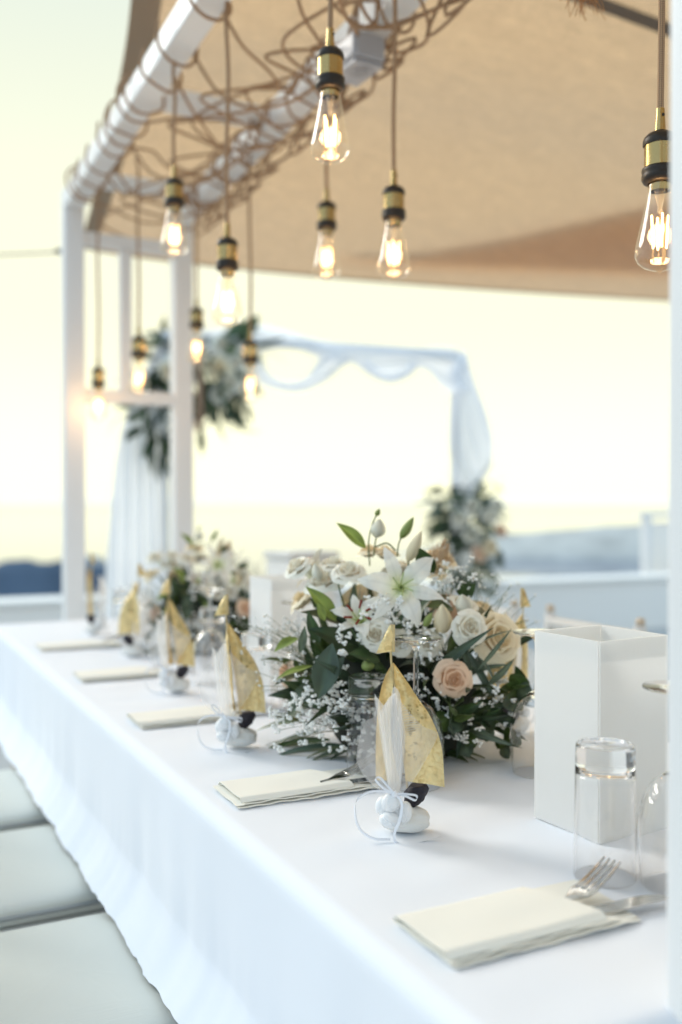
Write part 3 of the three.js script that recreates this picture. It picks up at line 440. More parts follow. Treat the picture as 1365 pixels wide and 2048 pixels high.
const boats = [['large gilded sail favour with tulle on a pebble, in sharp focus', [0.6198,0.75,-1.0477], YAW], ['second gilded sail favour from the camera, beside the flowers', [0.5876,0.75,-1.5381], YAW - 0.1, 1.25], ['third gilded sail favour from the camera, before the far wine glass', [0.6378,0.75,-2.0405], YAW - 0.25, 1.2], ['fourth gilded sail favour from the camera, its sail leaning left', [0.6814,0.75,-2.547], YAW + 2.9, -1.2], ['farthest gilded sail favour, before the arch drape', [0.6828,0.75,-3.0314], YAW + 2.0, -1], ['gilded sail favour across the table, only its pennant above the flowers', [1.062, 0, -1.405], YAW + 3.4]];
for (const [label, p, turn, luff] of boats) { const o = put(boat0, 'sail_favour', label, 'wedding favour', [p[0], TOP, p[2]], turn, 'gilded sail favours along the table'); if (luff) { o.children.find((c) => c.name === 'fore_sail').rotation.y = luff; o.rotation.z = 0.03; o.scale.setScalar(0.95 + 0.04 * Math.sin(turn * 9)); } }

// ---------------------------------------------------------------- flowers
function tint(g, fn) { const p = g.attributes.position, uv = g.attributes.uv, c = []; for (let i = 0; i < p.count; i++) c.push(...fn(uv.getX(i), uv.getY(i))); g.setAttribute('color', new THREE.Float32BufferAttribute(c, 3)); return g; }
// petal or leaf: base at the origin, grows along +y, its face towards +z
function blade(L, W, o = {}) {
  const { peak = 0.45, cup = 0, curl = 0, fold = 0, wave = 0, sharp = 1, nu = 6, nv = 12, col } = o;
  const g = grid(nu, nv, (u, v) => {
    const s = (u - 0.5) * 2, w = W / 2 * Math.pow(Math.sin(Math.PI * Math.pow(Math.min(1, v * 0.985 + 0.012), Math.log(0.5) / Math.log(peak))), sharp), a = curl * v * v, k = curl * v, bent = Math.abs(k) > 1e-6, y = bent ? L * Math.sin(a) / k : L * v, zc = bent ? -L * (1 - Math.cos(a)) / k : 0;
    return [s * w, y, zc + cup * w * s * s + fold * w * Math.abs(s) + wave * W * Math.sin(v * 15 + s * 2) * s * s * 0.2];
  });
  return tint(g, col ?? (() => [1, 1, 1]));
}
const vein = (k) => (u, v) => { const m = Math.abs(u - 0.5) < 0.09 ? 1.35 : 1, n = 0.9 + 0.25 * Math.sin(v * 9 + k) * Math.sin(u * 7); return [m * n, m * n, m * n]; };
const leafGeo = [
  blade(0.085, 0.026, { peak: 0.42, curl: 0.5, fold: 0.35, col: vein(1) }), blade(0.11, 0.04, { peak: 0.45, curl: 0.7, fold: 0.3, wave: 0.3, col: vein(2) }),
  blade(0.06, 0.024, { peak: 0.5, curl: 0.4, fold: 0.25, col: vein(3) }), blade(0.13, 0.015, { peak: 0.35, curl: 0.5, fold: 0.3, col: vein(4), nv: 16 }), blade(0.16, 0.02, { peak: 0.4, curl: 0.85, fold: 0.25, col: vein(5), nv: 16 }),
];
const roundGeo = blade(0.032, 0.034, { peak: 0.55, sharp: 0.6, cup: 0.25, curl: 0.2, col: vein(6) });
function rose(parent, pos, dir, r, mat, open = 0.5, seed = 1) {
  const t = mesh('rose', lathe([[0, -0.14 * r], [0.35 * r, -0.1 * r], [0.66 * r, 0.12 * r], [0.72 * r, 0.32 * r], [0.5 * r, 0.48 * r], [0.16 * r, 0.62 * r], [0, 0.66 * r]], 20), mat, parent); tint(t.geometry, () => [0.9, 0.8, 0.7]); aim(t, pos, dir, seed);
  const R = rng(seed * 77 + 5), n = 20;
  const P = [0, 1, 2].map((k) => tint(grid(8, 8, (u, v) => { const a = (u - 0.5) * 2.1, w = Math.pow(Math.sin(Math.PI * Math.min(0.98, 0.1 + v * 0.72)), 0.55), rr = 0.42 + 0.58 * Math.sin(v * 1.5) + (v > 0.7 ? (v - 0.7) * (0.15 + 0.6 * k) : 0); return [r * rr * Math.sin(a * w) * 0.98, r * (-0.1 + 1.25 * v - (v > 0.75 ? (v - 0.75) * (0.4 + 0.7 * k) : 0)), r * rr * Math.cos(a * w) + r * 0.05 * Math.sin(u * 9 + k * 2) * v]; }), (u, v) => { const q = lerp(0.86, 1.06, v); return [1 * q, q * lerp(0.93, 1, v), q * lerp(0.82, 1, v)]; }));
  for (let i = 0; i < n; i++) { const ring = i / (n - 1), s = lerp(0.17, 1, Math.pow(ring, 0.85)), o = mesh('petal', P[i < 6 ? 0 : i < 12 ? 1 : 2], mat, t); o.rotation.set(lerp(-0.12, 0.1 + open * 0.5, ring) + (R() - 0.5) * 0.12, i * 2.4 + R() * 0.3, 0, 'YXZ'); o.scale.set(s, lerp(0.92, 0.88, ring), s); o.position.y = r * lerp(0.12, -0.05, ring); }
  return t;
}
function bud(parent, pos, dir, L, W, mat, name = 'bud') {
  const g = grid(12, 14, (u, v) => { const a = u * Math.PI * 2, w = W / 2 * Math.pow(Math.sin(Math.PI * Math.pow(Math.min(1, v * 0.99 + 0.008), 0.8)), 0.85) * (1 + 0.08 * Math.cos(3 * a)); return [w * Math.cos(a), L * v, w * Math.sin(a)]; }, true);
  tint(g, (u, v) => { const m = 0.85 + 0.2 * Math.cos(u * Math.PI * 6); return [m, m, m * 0.95]; });
  return aim(mesh(name, g, mat, parent), pos, dir);
}
function lily(parent, pos, dir, L, roll, seed, closed = 0) {
  const core = mesh('lily', lathe([[0.001, 0], [0.004, 0.008], [0.006, 0.016], [0.002, 0.018]].map(([r, y]) => [r, y]), 12), M.filamentGreen, parent); tint(core.geometry, () => [1, 1, 1]); aim(core, pos, dir, roll);
  const R = rng(seed * 31), col = (u, v) => { const m = Math.abs(u - 0.5) * 2, k = smooth(0.55, 0, v) * (1 - m * 0.7), rib = 1 - 0.1 * smooth(0.22, 0.02, m); return [lerp(1, 0.86, k) * rib, lerp(1, 0.98, k) * rib, lerp(1.02, 0.55, k) * rib]; };
  const wide = blade(L, L * 0.44, { peak: 0.5, cup: 0.18, curl: -1.15, fold: -0.1, wave: 0.5, nu: 10, nv: 18, col }), slim = blade(L * 0.98, L * 0.3, { peak: 0.5, cup: 0.12, curl: -1.0, fold: -0.12, wave: 0.3, nu: 10, nv: 18, col });
  for (let k = 0; k < 6; k++) { const o = mesh('petal', k % 2 ? slim : wide, M.petalWhite, core); o.rotation.set(0, k * Math.PI / 3 + (R() - 0.5) * 0.2, 0); o.rotateX(0.75 - closed * 0.4 + (R() - 0.5) * 0.2 + (k % 2 ? 0.06 : 0)); o.position.y = 0.004 + (k % 2 ? -0.002 : 0); }
  const fg = sweep([[0, 0, 0], [0.002, L * 0.3, 0.004], [0.003, L * 0.58, 0.018]], 0.0011, 12, 6), ag = new THREE.CapsuleGeometry(0.0019, 0.011, 4, 8).rotateX(1.2).translate(0.003, L * 0.58, 0.018);
  if (closed >= 0) for (let k = 0; k < 6; k++) { const f = mesh('filament', fg, M.filamentGreen, core); f.rotation.y = k * Math.PI / 3 + 0.5; if (closed > 0) { const a = mesh('anther', ag, M.stamen, core); a.rotation.y = k * Math.PI / 3 + 0.5; } }
  return core;
}
function leaf(parent, k, mat, pos, dir, roll, sc = 1, name = 'leaf') { return aim(mesh(name, typeof k === 'number' ? leafGeo[k] : k, mat, parent), pos, dir, roll, sc); }
// a leaf whose base and tip are given, its face turned by roll
function leafTo(parent, a, b, W, mat, roll = 0, o = {}) { const y = V(b).sub(V(a)), L = y.length(); y.normalize(); const f = V(o.face ?? [0, 0.35, 1]), z = f.addScaledVector(y, -f.dot(y)).normalize(), x = y.clone().cross(z), m = mesh('leaf', blade(L, W, { peak: 0.45, curl: 0.25, fold: 0.25, col: vein(L * 90), nv: 16, ...o }), mat, parent); m.position.copy(V(a)); m.quaternion.setFromRotationMatrix(new THREE.Matrix4().makeBasis(x, y, z)).multiply(new THREE.Quaternion().setFromAxisAngle(V(0, 1, 0), roll)); return m; }
function breath(parent, clusters, seed, n, spread, size = 0.0032) {   // baby's breath: a haze of tiny white blooms on hair-thin stems
  const R = rng(seed), ball = tint(mergeVertices(new THREE.IcosahedronGeometry(1, 1)), () => [1, 1, 1]); ball.deleteAttribute('color'); ball.deleteAttribute('uv'); const blooms = [], stems = [];
  for (const [c, from, m] of clusters) for (let i = 0; i < (m ?? n); i++) {
    const p = V(c).add(V((R() - 0.5) * 2, (R() - 0.5) * 2, (R() - 0.5) * 2).multiply(V(spread))), s = size * (0.7 + 0.7 * R()), k = 4 + Math.floor(R() * 3);
    for (let q = 0; q < k; q++) { const g = ball.clone(), gp = g.attributes.position; for (let w = 0; w < gp.count; w++) { const f = 0.8 + 0.4 * R(); gp.setXYZ(w, gp.getX(w) * f, gp.getY(w) * f, gp.getZ(w) * f); } g.scale(s * 0.5, s * 0.4, s * 0.5).translate(p.x + (R() - 0.5) * s * 1.7, p.y + (R() - 0.5) * s * 1.6, p.z + (R() - 0.5) * s * 1.4); blooms.push(g); }
    if (i % 2 === 0) stems.push(sweep([from, V(from).lerp(p, 0.55).add(V((R() - 0.5) * 0.02, 0.008, (R() - 0.5) * 0.02)).toArray(), p.toArray()], 0.00045, 5, 3));
  }
  const all = mergeGeometries(blooms); all.computeVertexNormals(); mesh('baby_breath_bloom', all, M.breath, parent).userData.kind = 'stuff'; mesh('baby_breath_stem', mergeGeometries(stems), M.stalk, parent).userData.kind = 'stuff';
}
const flowers0 = new THREE.Group();
{
  const t = flowers0, R = rng(11);
  mesh('bowl', lathe([[0, 0.002], [0.09, 0.002], [0.11, 0.03], [0.112, 0.055], [0.105, 0.055], [0, 0.05]], 32), M.moss, t);
  mesh('moss_core', lump(0.125, 0.095, 0.11, 0.12, 4, 7, 20).translate(0, 0.09, -0.03), M.moss, t);
  // filler leaves
  for (let i = 0; i < 170; i++) {
    const a = R() * 6.283, e = -0.15 + 1.5 * Math.pow(R(), 1.2), c = V(Math.cos(a) * Math.cos(e), Math.sin(e), Math.sin(a) * Math.cos(e)), k = 0.62 + 0.32 * R(), p = [c.x * 0.165 * k, Math.max(0.012, 0.075 + c.y * 0.13 * k), c.z * 0.14 * k - 0.02];
    const d = c.clone().add(V((R() - 0.5) * 1.3, (R() - 0.35) * 0.9, (R() - 0.5) * 1.3)); if (p[1] < 0.05) d.y = Math.max(d.y, 0.02);
    leaf(t, [0, 0, c.z > 0.1 ? 3 : 1, 2, 2, 3][Math.floor(R() * 6)], LEAF[[0, 0, 0, 1, 1, 2, 3, 3, 4][Math.floor(R() * 9)]], p, d.toArray(), R() * 6.283, 0.7 + 0.45 * R());
  }
  // long leaves fanning out on the cloth
  const lieL = [[[-0.0915,0.0039,0.03], [-0.2203,-0.0116,0.0301]], [[-0.0834,0.013,0.0398], [-0.164,-0.0111,0.0501]], [[-0.0771,0.0139,0.0498], [-0.1537,-0.0192,0.0702]], [[-0.0739,0.0155,0.0498], [-0.1195,-0.0112,0.0701]], [[-0.1164,0.0061,-0.0101], [-0.2401,-0.0089,-0.0099]], [[-0.1334,0.0145,-0.0202], [-0.2402,0.008,-0.0401]], [[-0.1454,0.0402,-0.0005], [-0.2185,0.0643,-0.0008]], [[-0.1329,0.0302,-0.0004], [-0.2343,0.0019,-0.02]], [[-0.0553,0.0155,0.0498], [-0.0901,-0.0108,0.0801]], [[0.0574,0.0091,0.0499], [0.1475,-0.0143,0.0502]], [[0.0644,0.002,0.06], [0.1253,-0.0231,0.0703]], [[0.0604,-0.002,0.06], [0.1057,-0.0274,0.0803]], [[0.1031,0.0711,0.0991], [0.0747,0.0152,0.1098]], [[0.0543,0.0089,0.0399], [0.1097,-0.0111,0.0501]], [[-0.1683,0.0372,-0.0505], [-0.2567,0.02,-0.0802]]];
  lieL.forEach(([a, b], i) => { a[1] = Math.max(0.014, a[1]); b[1] = Math.max(0.006, b[1]); leafTo(t, a, b, 0.014 + 0.007 * R(), LEAF[[3, 1, 3, 4, 1][i % 5]], (R() - 0.5) * 0.7, { peak: 0.35, curl: 0.3, face: [0, 1, 0.25] }); });
  // big named leaves of the lilies
  leafTo(t, [-0.0462,0.159,0.088], [-0.1401,0.2301,0.0972], 0.05, LEAF[0], 0.5, { curl: 0.5, peak: 0.4 }); leafTo(t, [-0.0916,0.214,0.0574], [-0.1588,0.2458,0.077], 0.03, LEAF[0], 0.9); leafTo(t, [-0.1314,0.1875,0.0677], [-0.1514,0.2398,0.087], 0.02, LEAF[1], -0.4);
  leafTo(t, [-0.1111,0.1948,0.1176], [-0.1299,0.1104,0.1386], 0.042, LEAF[3], 0.1, { peak: 0.5, curl: -0.3 }); leafTo(t, [-0.1303,0.1309,0.1184], [-0.0919,0.1756,0.1278], 0.026, LEAF[3], 0.3); leafTo(t, [-0.1385,0.1451,0.0982], [-0.2012,0.1397,0.1283], 0.026, LEAF[0], 1.1, { peak: 0.5 }); leafTo(t, [-0.1424,0.1568,0.0981], [-0.1975,0.147,0.1262], 0.016, LEAF[5], 0.8);
  leafTo(t, [-0.1059,0.2245,0.0772], [-0.1487,0.2815,0.0965], 0.026, LEAF[5], 0.3, { fold: 0.6 }); leafTo(t, [-0.1229,0.2269,0.0972], [-0.1336,0.256,0.1068], 0.014, LEAF[5], 0.2); leafTo(t, [-0.1651,0.1968,0.0776], [-0.2032,0.1817,0.0978], 0.02, LEAF[5], 0.6, { fold: 0.5 }); leafTo(t, [-0.1619,0.1763,0.0978], [-0.1526,0.2191,0.0973], 0.014, LEAF[4], 0.4);
  leafTo(t, [-0.1318,0.1161,0.0486], [-0.1825,0.0981,0.0788], 0.03, LEAF[4], 0.3, { curl: 0.8 }); leafTo(t, [-0.1612,0.1104,0.0186], [-0.191,0.0879,0.0289], 0.035, LEAF[4], 0.5, { curl: 0.9 });
  leafTo(t, [-0.057,0.3361,0.0159], [-0.1021,0.38,0.0353], 0.022, LEAF[5], 0.2, { fold: 0.4 }); leafTo(t, [0.1413,0.106,0.0787], [0.0875,0.2036,0.0975], 0.014, LEAF[3], 0.3, { peak: 0.35 }); leafTo(t, [0.112,0.1525,0.1181], [0.1623,0.2182,0.1373], 0.007, LEAF[4], 0.2); leafTo(t, [0.1304,0.1256,0.0985], [0.1679,0.1695,0.1279], 0.012, LEAF[4], 0.4); leafTo(t, [0.1057,0.1469,0.1082], [0.0774,0.2063,0.1175], 0.01, LEAF[0], 0.3); leafTo(t, [0.1421,0.1295,0.0984], [0.1197,0.1756,0.1178], 0.012, LEAF[3], 0.9); leafTo(t, [0.1911,0.1399,-0.0017], [0.2118,0.1001,0.0288], 0.02, LEAF[1], 0.9);
  for (const [p, q] of [[[0.0284,0.338,0.0558], [0.0536,0.2901,0.0264]], [[0.0804,0.242,0.057], [0.0392,0.2534,0.0969]], [[0.0932,0.2622,0.0168], [0.1178,0.2771,0.0466]], [[-0.0376,0.1662,0.108], [-0.0842,0.1848,0.1277]], [[-0.0489,0.1412,0.0983], [-0.0728,0.1084,0.1287]], [[-0.0196,0.23,0.0572], [-0.0285,0.264,0.0768]]]) leafTo(t, p, q, 0.032, LEAF[1], 0.7);
  // round-leaved eucalyptus
  for (const [c, n, s] of [[[0.0724,0.0855,0.1289], 7, 1], [[0.1768,0.1179,0.0785], 6, 0.9], [[0.0371,0.0725,0.1391], 5, 0.8], [[0.1366,0.0694,0.1091], 5, 0.8], [[0.0992,0.0399,0.0995], 4, 0.9], [[0.1644,0.03,0.0596], 5, 0.9]]) for (let k = 0; k < n; k++) leaf(t, roundGeo, LEAF[k % 3 === 2 ? 4 : s < 0.85 ? 0 : 2], [c[0] + (R() - 0.5) * 0.02, c[1] + (R() - 0.5) * 0.02, c[2]], [Math.cos(k * 2.4), Math.sin(k * 2.4), 0.5 + 0.4 * R()], R() * 6.28, s * (0.8 + 0.4 * R()));
  // lilies
  lily(t, [-0.0045,0.273,0.0716], [0.05, 0.28, 0.95], 0.078, 0.35, 2, 0); lily(t, [-0.0664,0.215,0.0774], [-0.1, 0.72, 0.68], 0.058, 0.2, 3, 0.55); lily(t, [-0.1342,0.2762,-0.0634], [-0.5, 0.6, -0.3], 0.06, 0.9, 5, 0.6);
  // roses and ranunculus
  const rs = [[[-0.0438,0.2049,0.1075], [-0.1, 0.35, 0.9], 0.0235, 'W', 0.3], [[0.073,0.1403,0.1233], [0.1, 0.15, 1], 0.0265, 'P', 0.55], [[0.1444,0.1916,0.0576], [0.4, 0.3, 0.85], 0.04, 'C', 0.25], [[0.1009,0.2159,0.1023], [0.15, 0.25, 0.95], 0.025, 'W', 0.6], [[-0.007,0.1912,0.0876], [-0.1, 0.3, 0.9], 0.02, 'W', 0.4], [[0.0385,0.1888,0.0877], [0.1, 0.3, 0.9], 0.021, 'W', 0.3],
    [[-0.1674,0.2955,-0.0336], [-0.5, 0.8, 0.3], 0.026, 'W', 0.5], [[-0.1246,0.2711,-0.0033], [-0.2, 0.9, 0.4], 0.03, 'W', 0.6], [[-0.1099,0.2972,-0.0337], [0, 1, 0.2], 0.026, 'W', 0.4], [[-0.0833,0.2917,0.0264], [0, 0.8, 0.5], 0.026, 'W', 0.5], [[0.0705,0.3076,-0.0438], [0.4, 0.9, 0.2], 0.028, 'C', 0.4], [[0.05,0.2921,-0.0236], [0.2, 0.8, 0.3], 0.026, 'C', 0.5], [[-0.0236,0.3192,-0.0339], [0, 1, 0], 0.022, 'C', 0.5], [[-0.0493,0.3232,-0.024], [-0.2, 1, 0.2], 0.02, 'C', 0.5], [[0.0976,0.2409,0.047], [0.3, 0.8, 0.4], 0.022, 'W', 0], [[-0.1817,0.1309,0.0184], [-0.8, 0.3, 0.4], 0.02, 'P', 0.5], [[0.0124,0.182,0.0578], [0, 0.5, 0.8], 0.018, 'C', 0.4], [[-0.1608,0.2353,-0.0829], [-0.6, 0.6, 0], 0.026, 'C', 0.5], [[0.1415,0.2159,-0.0627], [0.6, 0.6, -0.3], 0.028, 'C', 0.5], [[0.006,0.2817,-0.1035], [0, 1, -0.5], 0.03, 'W', 0.5], [[-0.0642,0.2356,-0.1229], [-0.3, 0.6, -0.8], 0.03, 'C', 0.5], [[0.0875,0.2177,-0.1227], [0.3, 0.6, -0.8], 0.03, 'P', 0.5]];
  rs.forEach(([p, d, r, c, o], i) => rose(t, p, d, r * 0.82, c === 'W' ? M.petalWhite : c === 'C' ? M.petalCream : M.petalPeach, o, i + 1));
  // buds
  bud(t, [0.0605,0.2037,0.0875], [0.0, 1, 0.15], 0.05, 0.03, M.petalCream); bud(t, [0.0991,0.2328,0.0671], [-0.15, 1, 0.1], 0.034, 0.028, M.petalWhite); bud(t, [0.0091,0.3158,0.0461], [0.45, 1, 0.1], 0.055, 0.02, M.petalCream); bud(t, [-0.001,0.352,0.0257], [0.6, 1, 0.1], 0.042, 0.016, M.budGreen); bud(t, [-0.0406,0.3533,0.0157], [0.22, 1, 0], 0.032, 0.025, M.petalWhite); bud(t, [-0.0406,0.3886,0.0152], [0.5, 1, 0], 0.014, 0.009, M.budGreen); bud(t, [0.0297,0.2202,0.1173], [0.55, 1, 0.2], 0.026, 0.012, M.budGreen); bud(t, [-0.1325,0.2827,0.0165], [-0.3, 1, 0.1], 0.03, 0.02, M.petalWhite); bud(t, [-0.0572,0.1525,0.1181], [0, 1, 0.3], 0.02, 0.02, M.budGreen);
  for (const pts of [[[-0.0504,0.3073,0.0162], [-0.0521,0.3484,0.0157], [-0.0455,0.3771,0.0154], [-0.0398,0.3894,0.0152]], [[-0.0439,0.3238,0.016], [-0.0422,0.3402,0.0158], [-0.0398,0.3533,0.0157]], [[-0.0059,0.3227,0.026], [-0.0043,0.3406,0.0258], [-0.0002,0.3529,0.0257]], [[-0.0406,0.3385,0.0158], [-0.0222,0.3447,0.0258], [-0.0083,0.3325,0.0259]], [[-0.0915,0.2387,0.0271], [-0.0996,0.2682,0.0367], [-0.1029,0.2836,0.0265]], [[-0.0672,0.2398,0.037], [-0.0737,0.2682,0.0367], [-0.0737,0.2884,0.0365]], [[-0.0094,0.2663,0.0167], [0.0097,0.3006,0.0363], [0.0115,0.3174,0.0461]], [[0.0684,0.174,0.0579], [0.0631,0.1929,0.0776], [0.0605,0.2053,0.0875]]]) mesh('stalk', sweep(pts, 0.0013, 14, 6), M.stalk, t);
  // feathery bunny-tail grass heads
  for (const [c, d, L] of [[[0.0498,0.306,-0.0038], [0.5, 0.8, 0], 0.05], [[0.0727,0.2963,-0.0236], [0.2, 1, 0], 0.045]]) { const hairs = []; for (let k = 0; k < 260; k++) { const q = R(), a = R() * 6.28, w = 0.012 * Math.sin(Math.PI * Math.min(0.97, q + 0.08)); hairs.push(new THREE.ConeGeometry(0.0006, 0.016, 3).rotateX(0.6).rotateY(a).translate(w * Math.sin(a), q * L, w * Math.cos(a))); } const h = aim(mesh('grass_head', mergeGeometries(hairs), M.tuft, t), c, d); h.userData.kind = 'stuff'; }
  breath(t, [[[-0.1611,0.1063,0.1187], [-0.0996,0.062,0.0592]], [[-0.1224,0.0855,0.1289], [-0.0916,0.054,0.0593]], [[-0.0919,0.1084,0.1287], [-0.0676,0.062,0.0592]], [[-0.0537,0.0778,0.129], [-0.0516,0.046,0.0594]], [[-0.1305,0.1275,0.1084], [-0.0916,0.078,0.059]], [[-0.1697,0.0633,0.0992], [-0.0996,0.0437,0.0495]], [[-0.0842,0.0625,0.1292], [-0.0676,0.038,0.0595]], [[-0.0226,0.114,0.1186], [-0.0196,0.062,0.0592]]], 21, 21, [0.042, 0.034, 0.024], 0.0047);
  breath(t, [[[0.0563,0.1568,0.0981], [0.0614,0.092,0.0489]], [[0.0466,0.1063,0.1187], [0.0524,0.062,0.0592]], [[0.1187,0.1022,0.0987], [0.1017,0.0598,0.0493]], [[0.1515,0.0766,0.0891], [0.1178,0.0437,0.0495]], [[0.0928,0.0679,0.1192], [0.0924,0.038,0.0595]], [[0.1644,0.118,0.0585], [0.1287,0.0879,0.0289]], [[0.0329,0.2036,0.0975], [0.0444,0.142,0.0583]], [[-0.006,0.2425,0.097], [-0.0036,0.182,0.0578]], [[-0.0294,0.2425,0.097], [-0.0116,0.182,0.0578]], [[0.0808,0.2909,0.0164], [0.0726,0.2335,0.0171]], [[0.0867,0.2682,0.0367], [0.0716,0.2183,0.0273]], [[-0.0686,0.1972,0.1076], [-0.0516,0.15,0.0582]]], 22, 19, [0.036, 0.026, 0.02], 0.0042);
  breath(t, [[[-0.1981,0.1843,0.0177], [-0.1325,0.1268,0.0184]], [[-0.2118,0.198,-0.0024], [-0.1329,0.1316,-0.0016]], [[-0.1735,0.2212,0.0173], [-0.1161,0.1515,0.0181]], [[-0.1645,0.1709,0.0379], [-0.1158,0.1223,0.0385]], [[-0.2451,0.1897,-0.0023], [-0.1495,0.1399,-0.0017]], [[-0.2009,0.1304,0.0384], [-0.1321,0.0899,0.0389]], [[0.1727,0.2438,-0.043], [0.1163,0.1648,-0.002]], [[0.188,0.2152,-0.0326], [0.1246,0.1565,-0.0019]], [[0.1599,0.2608,-0.0432], [0.108,0.1731,-0.0021]], [[0.2049,0.2194,-0.0327], [0.1246,0.1482,-0.0018]]], 23, 16, [0.035, 0.034, 0.03], 0.0024);
}
put(flowers0, 'flower_arrangement', 'large arrangement of lilies, roses and baby breath, behind the sharp sail favour', 'flower arrangement', [[0.8202,0.7501,-1.3947][0], TOP - 0.001, [0.8202,0.7501,-1.3947][2]], YAW, 'flower arrangements along the table');
{ const p = [0.8986,0.75,-2.5716]; const o = put(flowers0, 'flower_arrangement', 'blurred flower arrangement toward the far end, before the frame post', 'flower arrangement', [p[0], TOP - 0.001, p[2]], YAW + 0.5, 'flower arrangements along the table'); o.scale.setScalar(0.86); }

// ---------------------------------------------------------------- wedding arch
const AP = [1.82, 0, -6.05], AT = -0.0624;
{
  const t = thing('wedding_arch', 'white wedding arch draped with sheer fabric on the terrace', 'arch', AP, AT), top = 2.22;
  const xr = [2.122,2.25][0];
  mesh('post', bar([0, 0, 0], [0, top, 0], 0.05, 0.05), M.paint, t); mesh('post', bar([xr, 0, 0], [xr, top, 0], 0.05, 0.05), M.paint, t); mesh('crossbar', bar([-0.02, top, 0], [xr + 0.02, top, 0], 0.05, 0.05), M.paint, t);
  const sheet = (a, b, n, amp, z0, f) => { const A = new THREE.CatmullRomCurve3(a.map(([x, y]) => V(x, y, 0)), false, 'centripetal'), B = new THREE.CatmullRomCurve3(b.map(([x, y]) => V(x, y, 0)), false, 'centripetal'); return (nu, nv) => grid(nu, nv, (u, v) => { const p = A.getPoint(v).lerp(B.getPoint(v), u); return [p.x, p.y, z0 + amp * Math.sin(u * f + 2 * Math.sin(v * 5)) + 0.6 * amp * Math.sin(v * 11 + u * 4)]; }); };
  mesh('drape', sheet([[-0.0444,2.2191], [0.2986,2.2617], [0.6397,2.3082], [0.7802,2.2948], [0.9956,2.2488], [1.2917,2.2337], [1.6772,2.2369], [2.0806,2.2619], [2.197,2.2437]], [[-0.045,1.9752], [0.3318,2.0596], [0.6221,2.1452], [0.7801,2.1714], [0.9665,2.1525], [1.0686,2.1111], [1.2354,2.0999], [1.3371,2.0987], [1.4631,2.0118], [1.638,1.9958], [1.7367,2.043], [1.8044,2.0995], [1.8768,2.0749], [1.9661,1.9687], [2.0481,1.9293], [2.1892,1.9281]], 0, 0.03, 0.05, 11)(24, 80), M.sheer, t);
  mesh('swag', sheet([[0.5978,2.157], [0.6394,2.0206], [0.7799,1.9513], [0.923,1.9851], [1.01,2.0773], [1.0759,2.1692]], [[0.5286,2.0214], [0.6567,1.9156], [0.8797,1.8822], [1.0685,1.9549], [1.1794,2.0558], [1.2617,2.122]], 0, 0.03, 0.08, 9)(16, 50), M.sheer, t);
  mesh('swag', sheet([[1.3751,2.1353], [1.4439,2.0698], [1.5676,2.0484], [1.6773,2.0822], [1.7366,2.1559]], [[1.3485,2.1062], [1.4363,2.0139], [1.5793,1.979], [1.701,2.0271], [1.7804,2.123]], 0, 0.03, 0.08, 9)(12, 40), M.sheer, t);
  mesh('drape_leg', sheet([[2.052,2.102], [2.0523,1.8863], [2.0528,1.5264], [2.0655,1.3464], [2.1154,1.2203], [2.1654,1.195]], [[2.197,2.2437], [2.2814,2.0595], [2.3839,1.8082], [2.4444,1.5896], [2.4275,1.4421], [2.3252,1.3307], [2.2072,1.1951]], 0, 0.045, 0.03, 22)(40, 50), M.sheer, t);
  mesh('drape_leg', sheet([[-0.0348,2.2197], [-0.1403,1.986], [-0.2351,1.7556], [-0.3136,1.4626], [-0.3517,1.0725], [-0.3714,0.6676], [-0.3793,0.0437]], [[0.0521,2.2256], [0.0289,1.995], [0.0026,1.7647], [-0.0045,1.4686], [-0.0054,1.0704], [-0.0063,0.6557], [-0.0013,0.0159]], 0, 0.05, 0.03, 26)(48, 60), M.sheer, t);
  mesh('drape_leg', sheet([[2.1029,1.2202], [2.0952,0.8767], [2.0834,0.4426], [2.0759,-0.028]], [[2.2282,1.2206], [2.2499,0.8742], [2.2718,0.4349], [2.2855,-0.0422]], 0, 0.03, 0.0, 18)(24, 20), M.sheer, t);
}
function spray(name, label, blobs, leafSpots, flowers, hang, seed) {
  const t = thing(name, label, 'flower spray', AP, AT), R = rng(seed), bits = [];
  for (const [c, rx, ry, n] of blobs) for (let i = 0; i < n; i++) {
    const a = R() * 6.283, e = (R() - 0.5) * 3, q = Math.cbrt(R()), p = [c[0] + rx * q * Math.cos(a) * Math.cos(e), c[1] + ry * q * Math.sin(e), 0.1 + 0.13 * q * Math.sin(a) * Math.cos(e)], d = [Math.cos(a) + (R() - 0.5), Math.sin(e) * 0.8 - 0.45 + (R() - 0.5), Math.sin(a) + (R() - 0.5)];
    leaf(t, [0, 1, 2, 3, 4][Math.floor(R() * 5)], LEAF[[0, 0, 1, 2, 3, 3, 4][Math.floor(R() * 7)]], p, d, R() * 6.28, 1.25 + 0.7 * R());
  }
  for (const [a, b, w, m] of leafSpots) leafTo(t, [...a, 0.2], [...b, 0.24], w, LEAF[m], 0.3, { peak: 0.5, curl: 0.3 });
  for (const [a, b] of hang) for (let k = 0; k < 7; k++) { const q = R(), p = V([...a, 0.12]).lerp(V([...b, 0.12]), q); leafTo(t, p.toArray(), [p.x + (R() - 0.5) * 0.08, p.y - 0.12 - 0.05 * R(), 0.12 + (R() - 0.5) * 0.1], 0.028, LEAF[[0, 1, 3][k % 3]], R() * 3); }
  flowers.forEach(([c, r, k], i) => rose(t, [c[0], c[1], 0.2 + 0.05 * R()], [(R() - 0.5) * 0.6, 0.2, 1], r, k === 'P' ? M.petalPeach : k === 'C' ? M.petalCream : M.petalWhite, 0.5, i + seed));
  return t;
}
